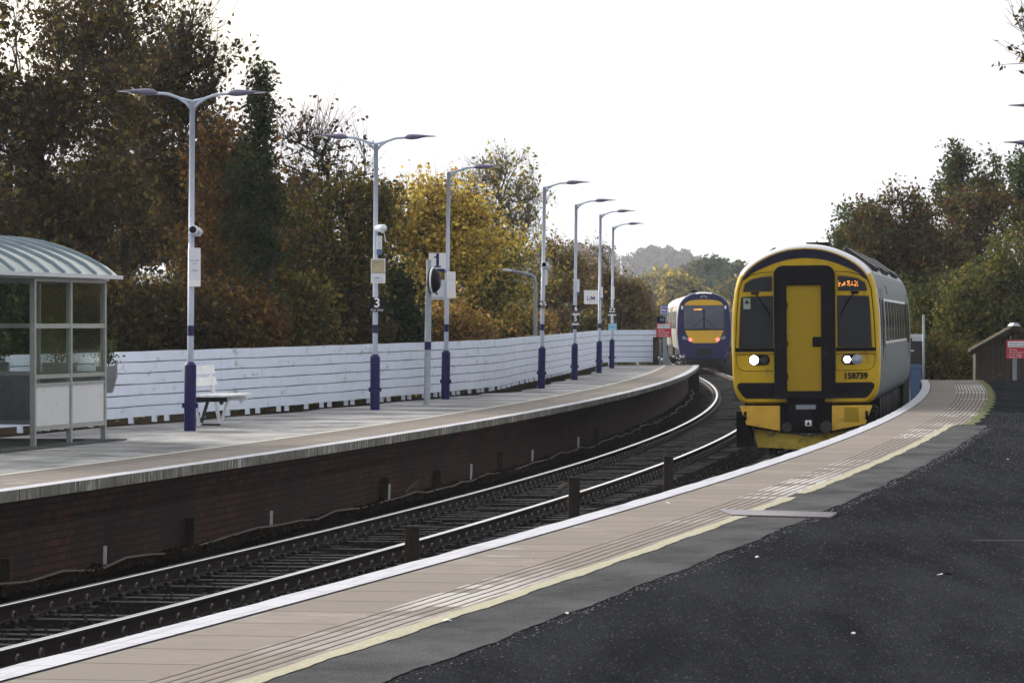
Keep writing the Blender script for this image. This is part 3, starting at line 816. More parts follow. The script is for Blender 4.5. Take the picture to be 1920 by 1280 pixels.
def lens_camera(i, px, py, label, rz=0.0, dx=0.06):
    Y = POSTS[i][1]; e = sign_at('security_camera', px, py, Y, 0.12, label, 'camera', 'security cameras on the lamp posts', rz=rz)
    b_ = MB(); b_.smooth = True; b_.lathe([(0.055, -0.14), (0.066, -0.14), (0.070, 0.10), (0.05, 0.14)], 16, axis='y'); b_.build('housing', 'sign_white', e)
    b_ = MB(); b_.lathe([(0.052, -0.143), (0.050, -0.139)], 16, axis='y'); b_.build('lens', 'rubber_black', e)
    b_ = MB(); b_.smooth = True; b_.tube([(dx, 0.05, 0.02), (dx + 0.05, 0.06, -0.03), (dx + 0.02, 0.10, -0.07), (0, 0.12, -0.06)], 0.028, 8); b_.build('bracket', 'sign_white', e)
    b_ = MB(); b_.tube([(-0.06, -0.02, -0.04), (-0.075, 0.0, -0.12), (-0.06, 0.06, -0.22), (-0.05, 0.08, -0.24)], 0.008, 5); b_.build('cable', 'sign_white', e)
lens_camera(0, 363, 431, 'white security camera on the lamp post by the bench')
lens_camera(1, 714, 428, 'security camera behind the lamp post with the 3 sign', rz=R(-150), dx=0.0)
lens_camera(3, 1020, 496, 'white security camera on the lamp post with the 4/5 sign')

# framed notices on the posts
def notice(i, px, py, w, h, label, lines, rz=0.0, name='notice_board', dy=0.07, frame='sign_bright', face='sign_white', foot=None, title=None):
    Y = POSTS[i][1]; e = sign_at(name, px, py, Y, dy, label, 'notice', 'notices fixed to the lamp posts', rz=rz)
    b_ = MB(); panel(b_, w, h, 0.03, r=0.006); b_.build('frame', frame, e)
    b_ = MB(); b_.prism([(-w / 2 + 0.012, -h / 2 + 0.012), (w / 2 - 0.012, -h / 2 + 0.012), (w / 2 - 0.012, h / 2 - 0.012), (-w / 2 + 0.012, h / 2 - 0.012)], -0.0175, -0.0155); b_.build('sheet', face, e)
    for t_, sz, z, m_ in lines: text(t_, sz, m_, e, (0, -0.019, z * h))
    if foot:
        b_ = MB(); b_.prism([(-w / 2, -h / 2), (w / 2, -h / 2), (w / 2, -h / 2 + foot[0]), (-w / 2, -h / 2 + foot[0])], -0.020, -0.0185); b_.build('foot_band', foot[1], e)
    return e
notice(0, 365, 501, 0.17, 0.56, 'tall white notice on the lamp post by the bench', [('Kirkcaldy', 0.035, 0.18, 'ink_grey'), ('trains', 0.028, 0.10, 'ink_grey'), ('calling at', 0.022, -0.06, 'ink_grey'), ('this platform', 0.018, -0.10, 'ink_grey')], foot=(0.09, 'sign_bright'))
notice(1, 711, 460, 0.10, 0.34, 'narrow white notice above the two framed panels', [('1', 0.07, 0.1, 'ink_grey'), ('Kirkcaldy', 0.018, -0.1, 'ink_grey')], rz=R(8), foot=(0.10, 'cabinet_blue'))
e = notice(1, 709, 499, 0.26, 0.27, 'framed tan poster on the lamp post above the small white panel', [('Timetable', 0.03, 0.28, 'ink_grey')], face='poster_tan')
notice(1, 709, 521, 0.26, 0.19, 'small white panel under the tan poster', [('Help  i', 0.05, 0.0, 'sign_navy'), ('Information point', 0.022, -0.3, 'ink_grey')])
notice(2, 846, 534, 0.18, 0.54, 'blank white framed box on the lamp post by the 1 sign', [('Welcome', 0.022, 0.2, 'ink_grey')], face='sign_bright')
notice(3, 1024, 520, 0.065, 0.36, 'narrow pale box on the lamp post with the 4/5 sign', [])
notice(4, 1084, 538, 0.07, 0.42, 'narrow pale box on the lamp post with the 6 sign', [], foot=(0.08, 'cabinet_blue'))
notice(5, 1128, 550, 0.075, 0.40, 'narrow pale box on the lamp post with the L/M sign', [], foot=(0.07, 'cabinet_blue'))
notice(6, 1150, 549, 0.075, 0.44, 'narrow pale box on the farthest lamp post', [])
notice(6, 1148.5, 613, 0.28, 0.22, 'small light blue notice under the ZZ sign', [('Notice', 0.07, 0.0, 'sign_navy')], frame='sign_cyan', face='sign_cyan')

Y = POSTS[2][1]
e = sign_at('platform_number_sign', 820.5, 489, Y, 0.02, 'white platform sign with a big navy number 1', 'sign')
panel(MB(), 0.36, 0.32, 0.02).build('plate', 'sign_bright', e)
b_ = MB(); panel(b_, 0.36, 0.06, 0.022, z=-0.19); b_.build('lower_band', 'sign_navy', e)
text('1', 0.34, 'sign_navy', e, (0, -0.013, 0.01), bold=0.012)
b_ = MB(); b_.prism([(-0.07, -0.135), (0.07, -0.135), (0.07, -0.105), (-0.07, -0.105)], -0.0145, -0.011); b_.prism([(-0.075, 0.075), (-0.065, 0.05), (0.03, 0.095), (0.03, 0.13)], -0.0155, -0.011); b_.build('lettering', 'sign_navy', e)
b_ = MB(); b_.box(0.17, 0.24, -0.01, 0.01, 0.08, 0.11); b_.box(0.14, 0.24, -0.02, 0.0, -0.20, -0.16); b_.build('bracket', 'pole_grey', e)
e = sign_at('direction_sign', 817, 543, Y, -0.03, 'white square sign behind the round black mirror', 'sign')
panel(MB(), 0.40, 0.40, 0.02, r=0.02).build('plate', 'sign_white', e)
text('Way out', 0.045, 'sign_navy', e, (0.05, -0.013, 0.10)); text('Buses and taxis', 0.042, 'sign_navy', e, (0.02, -0.013, -0.16))
Y = POSTS[5][1]
e = sign_at('stopping_sign', 1108, 557, Y, 0.03, 'white square sign reading L/M on an arm of the lamp post', 'sign')
panel(MB(), 0.43, 0.43, 0.02, r=0.03).build('plate', 'sign_bright', e)
text('L/M', 0.17, 'sign_purple', e, (0, -0.013, -0.04), bold=0.003); text('Car stop', 0.035, 'sign_purple', e, (0, -0.013, -0.15)); text('>', 0.05, 'sign_red', e, (0.14, -0.013, 0.14))
b_ = MB(); b_.box(0.2, 0.28, -0.012, 0.012, 0.10, 0.13); b_.box(0.2, 0.28, -0.012, 0.012, -0.13, -0.10); b_.build('bracket', 'pole_grey', e)

# round mirror on its own post
Y = F * (EYE - PZ) / (758 - HOR)
e = empty('mirror_post', (W(800.5, Y), Y, PZ), ry=0.014); tag(e, 'stout grey post with navy band holding the round black backed mirror', 'post')
hh = (758 - 487) / F * Y
b_ = MB(); b_.smooth = True; b_.lathe([(0.075, -0.01), (0.075, 0.015), (0.062, 0.02), (0.060, hh * 0.76), (0.050, hh * 0.77), (0.046, hh)], 16); b_.build('pole', 'galvanised', e)
b_ = MB(); b_.lathe([(0.0645, 1.05), (0.0645, 1.20)], 16); b_.build('band', 'navy_paint', e)
b_ = MB(); b_.lathe([(0.054, hh - 0.5), (0.06, hh - 0.48), (0.06, hh - 0.42), (0.054, hh - 0.40)], 16); b_.build('clamp', 'galvanised', e)
mz = H(526, Y)
e = empty('round_mirror', (W(808, Y), Y - 0.02, mz), rz=R(-14)); tag(e, 'round black backed mirror seen edge on, hung on the stout grey post', 'mirror')
b_ = MB(); b_.smooth = True; b_.lathe([(0.245, 0.0), (0.245, 0.05), (0.225, 0.10), (0.17, 0.155), (0.09, 0.18), (0.0, 0.185)], 28, axis='x'); b_.build('shell', 'sign_black', e)
b_ = MB(); b_.lathe([(0.252, 0.03), (0.256, 0.038), (0.256, 0.056), (0.250, 0.062)], 28, axis='x'); b_.build('rim', 'sign_bright', e)
b_ = MB(); b_.bar((-0.06, 0, 0.16), (0.02, 0, 0.12), 0.03, 0.02); b_.bar((0.06, 0, -0.18), (0.13, 0, -0.27), 0.03, 0.03); b_.build('bracket', 'cast_dark', e)

# fence
FP = [(-11.2, 40), (-8.9, 51), (-6.09, 65.4), (-4.1, 75.3), (-2.52, 84.5), (-1.15, 92.6), (-0.33, 99.0), (0.20, 107.8), (0.85, 117), (1.50, 127), (2.47, 143), (2.98, 151), (3.55, 156.4), (5.32, 157.3)]
def fence_path(n=7):
    out = []
    P = [Vector((*p, 0)) for p in FP]
    for i in range(len(P) - 1):
        a, b, c, d = P[max(i - 1, 0)], P[i], P[i + 1], P[min(i + 2, len(P) - 1)]
        for k in range(n):
            t = k / n
            out.append(0.5 * ((2 * b) + (c - a) * t + (2 * a - 5 * b + 4 * c - d) * t * t + (3 * b - a - 3 * c + d) * t ** 3))
    out.append(P[-1]); return out
fpth = fence_path()
e = empty('board_fence', (0, 0, 0)); tag(e, 'long white painted fence of horizontal boards at the back of the left platform', 'fence')
def fh(Y): return 1.13 + 0.0017 * max(0, Y - 62)
acc = 0
for j in range(6):
    b_ = MB(); pieces = 0
    for i in range(len(fpth) - 1):
        a, c = fpth[i], fpth[i + 1]
        L = (c - a).length; t = (c - a) / L
        nn = max(1, int(round(L / 2.4)))
        for k in range(nn):
            p = a + t * (L * k / nn); q = a + t * (L * (k + 1) / nn - 0.006)
            def zz(pt, w): H_ = fh(pt.y) - 0.10; return PZ + 0.10 + H_ * (j + (0.0 if w == 0 else 0.91)) / 6.0 + 0.004 * math.sin(pt.y * 1.7 + j)
            nrm = Vector((t.y, -t.x, 0)) * 0.014; off = nrm * random.uniform(-0.15, 0.3)
            vs = []
            for pt in (p, q):
                for sg in (-1, 1):
                    for w in (0, 1): vs.append(pt + nrm * sg + off + Vector((0, 0, zz(pt, w))))
            b_.add(vs, [(0, 1, 3, 2), (4, 6, 7, 5), (0, 4, 5, 1), (2, 3, 7, 6), (1, 5, 7, 3), (0, 2, 6, 4)])
    b_.build('board', 'fence_white', e)
    if j:
        b_ = MB()
        for i in range(len(fpth) - 1):
            a, c = fpth[i], fpth[i + 1]; t = (c - a).normalized(); nrm = Vector((t.y, -t.x, 0)) * -0.012
            zj = lambda pt: PZ + 0.10 + (fh(pt.y) - 0.10) * (j - 0.045) / 6.0
            b_.add([a + nrm + Vector((0, 0, zj(a) - 0.025)), c + nrm + Vector((0, 0, zj(c) - 0.025)), c + nrm + Vector((0, 0, zj(c) + 0.025)), a + nrm + Vector((0, 0, zj(a) + 0.025))], [(0, 1, 2, 3)])
        b_.build('gap_shade_strip', 'cast_dark', e, recalc=False)  # dark strip standing in for the shade in each board gap
cum = 0; nxt = 0; npost = 0; pair = 0
for i in range(len(fpth) - 1):
    a, c = fpth[i], fpth[i + 1]; L = (c - a).length; t = (c - a) / L
    if a.y < 58: continue
    while nxt < cum + L and npost < 98:
        p = a + t * (nxt - cum) - Vector((t.y, -t.x, 0)) * 0.055
        b_ = MB(); w = 0.035
        b_.box(-w, w, -w, w, 0, fh(p.y) - 0.02)
        o = b_.build('post', 'fence_white', e, loc=(p.x, p.y, PZ)); o.rotation_euler = (0, 0, math.atan2(t.y, t.x)); npost += 1
        pair += 1; nxt += (0.62, 1.55, 1.3, 0.7, 1.5)[pair % 5]
    cum += L
# dark dirt and leaf litter strip along the foot of the fence
b_ = MB()
for i, p in enumerate(fpth):
    t = (fpth[min(i + 1, len(fpth) - 1)] - fpth[max(i - 1, 0)]).normalized(); nrm = Vector((t.y, -t.x, 0))
    wd = 0.30 + 0.1 * math.sin(i * 1.3) + (0.35 if 95 < p.y < 140 else 0)
    if p.y > 155.5: wd = 0.02
    b_.v += [tuple(p - nrm * 3.5 + Vector((0, 0, PZ - 0.001))), tuple(p + nrm * wd + Vector((0, 0, PZ - 0.001)))]
    if i: k = 2 * i; b_.face([k - 2, k - 1, k + 1, k])
o = b_.build('dirt_strip', 'earth'); tag(o, 'dark dirt and litter gathered along the foot of the fence', 'dirt', kind='stuff')

# bench
Yb = 65.6
def bench():
    s = 0.185
    e = empty('bench', (W(396, Yb), Yb, PZ), rz=-math.atan(s)); tag(e, 'white slatted bench with dark supports facing the track', 'bench')
    # local x towards the track, local y along the platform
    for yy in (-0.62, 0.62):
        b_ = MB(); b_.bar((-0.20, yy, 0.84), (-0.02, yy, 0.0), 0.045, 0.06, (0, 1, 0)); b_.build('leg', 'wood_white', e)
        b_ = MB(); b_.bar((-0.115, yy + 0.03, 0.40), (0.40, yy + 0.03, 0.40), 0.04, 0.07); b_.bar((0.34, yy + 0.03, 0.40), (0.30, yy + 0.03, 0.33), 0.05, 0.05); b_.bar((0.02, yy, 0.02), (0.30, yy, 0.02), 0.05, 0.03); b_.bar((0.10, yy + 0.03, 0.38), (0.0, yy + 0.03, 0.05), 0.04, 0.05, (0, 1, 0)); b_.build('support', 'wood_white' if yy > 0 else 'cast_dark', e)
    for k in range(4):
        x0 = -0.07 + k * 0.125
        b_ = MB(); b_.box(x0, x0 + 0.11, -0.9, 0.9, 0.445, 0.475); b_.build('seat_slat', 'wood_white', e, bevel=0.005)
    for k, z in enumerate((0.60, 0.78)):
        xc = -0.14 - (z - 0.55) * 0.21
        b_ = MB(); b_.add([(xc - 0.02, y_, z - 0.005) for y_ in (-0.9, 0.9)] + [(xc + 0.02, y_, z) for y_ in (-0.9, 0.9)] + [(xc - 0.045, y_, z + 0.125) for y_ in (-0.9, 0.9)] + [(xc - 0.008, y_, z + 0.13) for y_ in (-0.9, 0.9)],
                          [(0, 1, 3, 2), (4, 6, 7, 5), (0, 4, 5, 1), (2, 3, 7, 6), (0, 2, 6, 4), (1, 5, 7, 3)])
        b_.build('back_slat', 'wood_white', e, bevel=0.004)
bench()

# waiting shelter
def shelter():
    Y0 = 54.0; s = 0.172
    e = empty('waiting_shelter', (W(62, Y0), Y0, PZ), rz=-math.atan(s)); tag(e, 'glazed metal waiting shelter with ribbed curved roof on the left platform', 'shelter')
    Lg, D = 3.38, 2.75; hE = 2.16
    # local y along platform, local x from 0 (track side) to -D
    def wall_side(x, open_=False):
        for k, y in enumerate((0.0, Lg / 2, Lg)):
            b_ = MB(); b_.box(x - 0.035, x + 0.035, y - 0.035, y + 0.035, 0.0, hE); b_.box(x - 0.06, x + 0.06, y - 0.06, y + 0.06, 0.0, 0.012); b_.build('post', 'shelter_metal', e, bevel=0.006)
        for z in (2.10, 1.50, 0.86, 0.20):
            for k in range(2):
                b_ = MB(); b_.box(x - 0.025, x + 0.025, k * Lg / 2 + 0.035, (k + 1) * Lg / 2 - 0.035, z, z + (0.06 if z != 0.86 else 0.05)); 
                if z == 0.86: b_.box(x - 0.025, x + 0.025, k * Lg / 2 + 0.035, (k + 1) * Lg / 2 - 0.035, 0.76, 0.80)
                b_.build('rail', 'shelter_metal', e)
        for k in range(2):
            y0, y1 = k * Lg / 2 + 0.04, (k + 1) * Lg / 2 - 0.04
            for za, zb in ((1.56, 2.10), (0.91, 1.50)):
                b_ = MB(); b_.box(x - 0.004, x + 0.004, y0, y1, za, zb); b_.build('glass_pane', 'pane_glass', e)
            b_ = MB(); b_.box(x - 0.012, x + 0.012, y0, y1, 0.26, 0.76); b_.build('lower_panel', 'shelter_panel', e)
        b_ = MB(); b_.prism([(0, 0), (0.001, 0), (0.001, 0.2), (0, 0.2)], 0, 0.001)
    wall_side(0.0); wall_side(-D)
    Ln = -5.07
    for k in range(3):     # back wall carries on towards the camera; the front is open there
        y0, y1 = Ln + k * Lg / 2, Ln + (k + 1) * Lg / 2; x = -D
        b_ = MB(); b_.box(x - 0.035, x + 0.035, y0 - 0.035, y0 + 0.035, 0.0, hE); b_.build('post', 'shelter_metal', e, bevel=0.006)
        for z in (2.10, 1.50, 0.80, 0.20):
            b_ = MB(); b_.box(x - 0.025, x + 0.025, y0 + 0.035, y1 - 0.035, z, z + 0.06); b_.build('rail', 'shelter_metal', e)
        for za, zb in ((1.56, 2.10), (0.86, 1.50)):
            b_ = MB(); b_.box(x - 0.004, x + 0.004, y0 + 0.04, y1 - 0.04, za, zb); b_.build('glass_pane', 'pane_glass', e)
        b_ = MB(); b_.box(x - 0.012, x + 0.012, y0 + 0.04, y1 - 0.04, 0.26, 0.80); b_.build('lower_panel', 'planter', e)  # darker than the front panels: shade inside the shelter put into the colour
    b_ = MB(); b_.box(-0.035, 0.035, Ln - 0.035, Ln + 0.035, 0.0, hE); b_.build('post', 'shelter_metal', e, bevel=0.006)
    for y in (Ln, Lg):
        xs_ = [0.0, -D * 0.33, -D * 0.66, -D]
        for x in xs_[1:-1]:
            b_ = MB(); b_.box(x - 0.03, x + 0.03, y - 0.03, y + 0.03, 0.1, hE); b_.build('post', 'shelter_metal', e)
        for i in range(3):
            xa, xb = xs_[i + 1] + 0.03, xs_[i] - 0.035
            for z in (2.10, 1.50, 0.86, 0.20):
                b_ = MB(); b_.box(xa, xb, y - 0.02, y + 0.02, z, z + 0.06); b_.build('rail', 'shelter_metal', e)
            for za, zb in ((1.56, 2.10), (0.92, 1.50)):
                b_ = MB(); b_.box(xa, xb, y - 0.004, y + 0.004, za, zb); b_.build('glass_pane', 'pane_glass', e)
            b_ = MB(); b_.box(xa, xb, y - 0.012, y + 0.012, 0.26, 0.86); b_.build('lower_panel', 'planter', e)  # dark panel colour again imitates the shelter's inner shade
    # vaulted roof
    b_ = MB(); sm = MB(); n = 20; ov = 0.16; rise = 0.50
    def vp(t): # t 0..1 from track-side eave to back eave
        x = ov + (-D - 2 * ov) * t; return x, hE + 0.03 + rise * math.sin(math.pi * min(max(t, 0), 1)) ** 0.75
    y0, y1 = Ln - 0.22, Lg + 0.22
    P = [vp(i / n) for i in range(n + 1)]
    for x, z in P: b_.v += [(x, y0, z), (x, y1, z), (x, y0, z - 0.03), (x, y1, z - 0.03)]
    b_.smooth = True
    for i in range(n):
        k = 4 * i; b_.face([k, k + 1, k + 5, k + 4]); b_.face([k + 2, k + 6, k + 7, k + 3]); b_.face([k, k + 4, k + 6, k + 2]); b_.face([k + 1, k + 3, k + 7, k + 5])
    b_.build('roof', 'shelter_roof', e)
    for j in range(12):
        y = y0 + 0.1 + (y1 - y0 - 0.5) * j / 11
        s_ = MB()
        for x, z in P: s_.v += [(x, y - 0.045, z), (x, y + 0.045, z), (x, y + 0.035, z + 0.05), (x, y - 0.035, z + 0.05)]
        for i in range(n):
            k = 4 * i
            for a, c in ((0, 1), (1, 2), (2, 3), (3, 0)): s_.face([k + a, k + c, k + 4 + c, k + 4 + a])
        s_.face([0, 1, 2, 3]); s_.face([4 * n + q for q in range(4)])
        s_.build('roof_seam', 'shelter_seam', e)
    b_ = MB(); b_.box(ov - 0.01, ov + 0.05, y0 - 0.02, y1 + 0.02, hE - 0.005, hE + 0.045); b_.build('gutter', 'flashing', e)
    b_ = MB(); b_.box(-0.03, 0.05, y0 + 0.1, y1 - 0.1, hE - 0.03, hE + 0.0); b_.build('eaves_beam', 'shelter_metal', e)
    # gable infill under the vault
    for y in (Ln, Lg):
        g = MB(); g.prism([(p[0], p[1] - 0.035) for p in P[1:-1]] + [(-D, hE), (0.0, hE)], y - 0.01, y + 0.01); g.build('gable_panel', 'shelter_metal', e)
    # seat inside
    b_ = MB(); b_.box(-D + 0.1, -D + 0.45, Ln + 0.3, Lg - 0.3, 0.43, 0.47); b_.build('seat', 'cast_dark', e)
    b_ = MB(); b_.box(-D - 0.25, 0.30, Ln - 0.4, Lg + 0.1, -0.002, 0.012); b_.build('plinth', 'tarmac_strip', e)
shelter()

# ------------------------------------------------------------------ trains
def full_profile(half):
    """half outline from bottom to crown -> closed outline, counter-clockwise seen from the front"""
    return [(x, z) for x, z in half] + [(-x, z) for x, z in reversed(half[:-1])]
def side_x(half, z):
    for (x0, z0), (x1, z1) in zip(half, half[1:]):
        if z0 <= z <= z1 and z1 > z0: return x0 + (x1 - x0) * (z - z0) / (z1 - z0)
    return half[0][0]
def densify(half, k=3):
    P = [Vector((x, z, 0)) for x, z in half]; out = []
    for i in range(len(P) - 1):
        a, b, c, d = P[max(i - 1, 0)], P[i], P[i + 1], P[min(i + 2, len(P) - 1)]
        for j in range(k):
            t = j / k; v = 0.5 * ((2 * b) + (c - a) * t + (2 * a - 5 * b + 4 * c - d) * t * t + (3 * b - a - 3 * c + d) * t ** 3)
            out.append((v.x, v.y))
    out.append(half[-1]); return out
def loft(half, secs, mats, name, parent, roof_z=None, cap0=True, cap1=True):
    """secs = (y, scale about z 2.2)"""
    b_ = MB(); pr = full_profile(half); n = len(pr)
    for y, sc in secs:
        for x, z in pr: b_.v.append((x * sc, y, 2.2 + (z - 2.2) * sc))
    for i in range(len(secs) - 1):
        for k in range(n - 1):
            b_.smooth = True
            b_.cur = 1 if (roof_z and (pr[k][1] + pr[k + 1][1]) / 2 > roof_z) else 0
            b_.face([i * n + k, i * n + k + 1, (i + 1) * n + k + 1, (i + 1) * n + k])
        b_.cur = 0
        b_.face([i * n + n - 1, i * n, (i + 1) * n, (i + 1) * n + n - 1])
    b_.smooth = False
    if cap0: b_.face(list(range(n)))
    if cap1: b_.face([(len(secs) - 1) * n + k for k in range(n)])
    return b_.build(name, mats, parent)
def side_slab(b_, half, sg, ya, yb, za, zb, t=0.012, inset=0.0):
    zs = [za + (zb - za) * k / 3 for k in range(4)]
    vs = []
    for y in (ya, yb):
        for z in zs:
            x = side_x(half, z); vs += [(sg * (x + t), y, z), (sg * (x - 0.03), y, z)]
    fs = []
    for k in range(3):
        a = 2 * k; fs += [(a, a + 2, a + 10, a + 8), (a + 1, a + 9, a + 11, a + 3)]
        fs += [(a, a + 1, a + 3, a + 2), (a + 8, a + 10, a + 11, a + 9)]
    fs += [(0, 8, 9, 1), (6, 7, 15, 14)]
    b_.add(vs, fs)
def bogie(parent, y, name='bogie'):
    b_ = MB()
    for sg in (-1, 1):
        b_.box(min(sg * 0.98, sg * 1.10), max(sg * 0.98, sg * 1.10), y - 1.7, y + 1.7, 0.42, 0.62)
        for yy in (-1.3, 1.3):
            b_.box(min(sg * 0.96, sg * 1.16), max(sg * 0.96, sg * 1.16), y + yy - 0.16, y + yy + 0.16, 0.32, 0.62)
        b_.lathe([(0.16, 0.62), (0.22, 0.68), (0.22, 0.84), (0.16, 0.9)], 12, c=(sg * 1.0, y, 0))
        b_.bar((sg * 1.14, y - 1.2, 0.55), (sg * 1.14, y - 0.4, 0.75), 0.06, 0.06)
    f = b_.build(name, 'black_gear', parent)
    for yy in (-1.3, 1.3):
        for sg in (-1, 1):
            w = MB(); w.smooth = False
            w.lathe([(0.42, 0.0), (0.42, 0.10), (0.45, 0.11), (0.45, 0.135)] if sg < 0 else [(0.45, -0.135), (0.45, -0.11), (0.42, -0.10), (0.42, 0.0)], 20, c=(sg * 0.80 + (-0.0), y + yy, 0.42), axis='x')
            w.build('wheel', 'rail_side', f)
def undergear(parent, half, Lc, seed):
    rd = random.Random(seed)
    b_ = MB(); y = 4.2
    while y < Lc - 5:
        w = rd.uniform(0.8, 2.0)
        for sg in (-1, 1): b_.box(min(sg * 0.45, sg * 1.22), max(sg * 0.45, sg * 1.22), y, y + w, rd.uniform(0.35, 0.55), 1.02)
        y += w + rd.uniform(0.15, 0.5)
    b_.box(-0.9, 0.9, 1.0, Lc - 1, 0.85, 1.02)
    b_.build('underframe', 'black_gear', parent)

half158 = densify([(1.02, 0.99), (1.16, 1.01), (1.29, 1.16), (1.352, 1.45), (1.362, 2.1), (1.345, 2.7), (1.30, 3.10), (1.20, 3.40), (0.98, 3.625), (0.66, 3.80), (0.33, 3.90), (0.0, 3.93)])
def yellow_train():
    Y = 78.2; xr, s = poly(CR, Y); X = (1512 - 960) / F * Y
    s = 0.118
    e = empty('passenger_train', (X, Y, 0.0), rz=-math.atan(s), ry=R(-0.5))
    tag(e, 'yellow fronted silver diesel train with a lit headlamp coming in beside the right platform', 'train')
    Lc = 22.6
    loft(half158, [(0, 0.955), (0.03, 0.972), (0.10, 0.988), (0.24, 1.0), (0.42, 1.0)], ['train_yellow', 'train_white'], 'cab', e, roof_z=3.42, cap1=False)
    body = loft(half158, [(0.42, 1.0), (Lc - 0.1, 1.0), (Lc, 0.98)], ['train_silver', 'train_roof'], 'body', e, roof_z=3.36, cap0=False)
    y0 = -0.012
    # white outer rim and navy arch over the cab front
    def arc(zoff, k, x1=1.17):
        pts = [(x * 0.955 * k, 2.2 + (z - 2.2) * 0.955 + zoff) for x, z in half158 if z > 3.30]
        return pts + [(-x, z) for x, z in reversed(pts[:-1])]
    o1 = arc(0.0, 1.0); n_ = len(o1)
    def thick(x): return 0.150 * (1 - (abs(x) / 1.24) ** 5) + 0.012
    outer = [(x * 0.985, z - 0.02) for x, z in o1]
    inner = [(x * 0.985, z - 0.02 - thick(x)) for x, z in o1]
    b_ = MB(); b_.add([(x, -0.012, z) for x, z in outer] + [(x, -0.012, z) for x, z in inner] + [(x, 0.02, z) for x, z in outer] + [(x, 0.02, z) for x, z in inner],
        [(i, i + 1, n_ + i + 1, n_ + i) for i in range(n_ - 1)] + [(i, 2 * n_ + i, 2 * n_ + i + 1, i + 1) for i in range(n_ - 1)] + [(n_ + i, n_ + i + 1, 3 * n_ + i + 1, 3 * n_ + i) for i in range(n_ - 1)])
    b_.build('front_arch', 'arch_navy', e)
    # gangway surround
    out = rr(-0.565, 1.10, 0.545, 3.53, rs=(0.03, 0.03, 0.17, 0.17), n=5)
    inn = rr(-0.355, 1.215, 0.315, 3.20, rs=(0.01, 0.01, 0.01, 0.01), n=5)
    b_ = MB(); b_.ring(out, inn, -0.17, 0.0); g = b_.build('gangway_surround', 'rubber_black', e, bevel=0.012)
    b_ = MB(); b_.ring(rr(-0.385, 1.19, 0.345, 3.235, 0.012, 5), rr(-0.335, 1.235, 0.297, 3.17, 0.005, 5), -0.165, -0.135); b_.build('door_seal', 'black_gear', e)
    b_ = MB(); b_.prism(rr(-0.335, 1.235, 0.297, 3.17, 0.01, 3), -0.12, -0.03)
    d = b_.build('gangway_door', 'door_yellow', e)
    b_ = MB(); b_.ring(rr(0.135, 2.04, 0.29, 2.22, 0.01, 2), rr(0.15, 2.055, 0.275, 2.205, 0.01, 2), -0.128, -0.12); b_.prism(rr(0.15, 2.055, 0.275, 2.205, 0.01, 2), -0.122, -0.118); b_.build('handle', 'black_gear', d)
    b_ = MB()
    for z in (1.5, 2.1, 2.8): b_.box(-0.33, -0.31, -0.128, -0.12, z - 0.05, z + 0.05)
    b_.build('hinge', 'black_gear', d)
    # cab windows: yellow raised frame, dark glass, destination light
    for sg in (-1, 1):
        f = lambda pts: [(sg * x, z) for x, z in pts]
        fr_o = [(0.555, 1.97), (1.275, 1.97), (1.245, 2.6), (1.20, 3.08), (1.14, 3.25), (1.0, 3.345), (0.80, 3.395), (0.555, 3.41)]
        fr_i = [(0.58, 2.00), (1.235, 2.00), (1.205, 2.6), (1.16, 3.06), (1.11, 3.215), (0.98, 3.305), (0.80, 3.35), (0.58, 3.365)]
        b_ = MB(); b_.ring(f(fr_o), f(fr_i), -0.022, 0.0); b_.build('window_frame', 'train_yellow', e)
        b_ = MB(); b_.ring(f([(0.548 if x < 0.6 else x + 0.016, z + (0.014 if z > 2.5 else 0)) for x, z in fr_o]), f(fr_o), -0.008, 0.0); b_.build('window_seam', 'black_gear', e)
        b_ = MB(); b_.prism(f([(0.585, 2.03), (1.215, 2.03), (1.175, 2.955), (0.585, 2.975)]), -0.014, 0.0); w = b_.build('windscreen', 'windscreen_dark', e)
        b_ = MB(); b_.prism(f([(0.60, 3.06), (1.135, 3.055), (1.10, 3.20), (0.97, 3.285), (0.78, 3.325), (0.60, 3.335)]), -0.014, 0.0); b_.build('upper_window', 'windscreen_dark', e)
        b_ = MB(); b_.prism(f([(0.575, 2.985), (1.18, 2.97), (1.175, 3.035), (0.575, 3.045)]), -0.03, 0.0); b_.build('window_rail', 'train_yellow', e)
        b_ = MB(); b_.prism(f([(0.56, 1.955), (1.285, 1.955), (1.285, 2.025), (0.56, 2.025)]), -0.035, 0.0); b_.build('window_sill', 'black_gear', e)
        b_ = MB(); b_.prism(f([(0.56, 1.925), (1.28, 1.925), (1.28, 1.95), (0.56, 1.95)]), -0.05, 0.0); b_.build('ledge', 'train_yellow', e)
        # wiper
        b_ = MB(); b_.bar((sg * 0.98, -0.05, 3.03), (sg * 0.84, -0.05, 3.03), 0.05, 0.04); b_.tube([(sg * 0.9, -0.05, 3.02), (sg * (0.9 - 0.16), -0.045, 2.80), (sg * (0.9 - 0.24), -0.035, 2.66)], 0.011, 6)
        b_.bar((sg * 0.80, -0.035, 2.92), (sg * 0.60, -0.03, 2.50), 0.012, 0.02); b_.build('wiper', 'black_gear', e)
        # headlamp panel outline and cluster
        po = rr(0.545, 1.60, 1.27, 1.915, rs=(0.01, 0.17, 0.01, 0.01), n=5); pi_ = rr(0.553, 1.608, 1.262, 1.907, rs=(0.01, 0.165, 0.01, 0.01), n=5)
        b_ = MB(); b_.ring(f(po), f(pi_), -0.006, 0.0); b_.build('lamp_panel_seam', 'black_gear', e)
        b_ = MB()
        for k in range(7): bx = 0.58 + k * 0.105; b_.prism(f(rr(bx, 1.893, bx + 0.012, 1.905, 0.003, 1)), -0.009, 0)
        for k in range(5): bx = 0.60 + k * 0.105; b_.prism(f(rr(bx, 1.612, bx + 0.012, 1.624, 0.003, 1)), -0.009, 0)
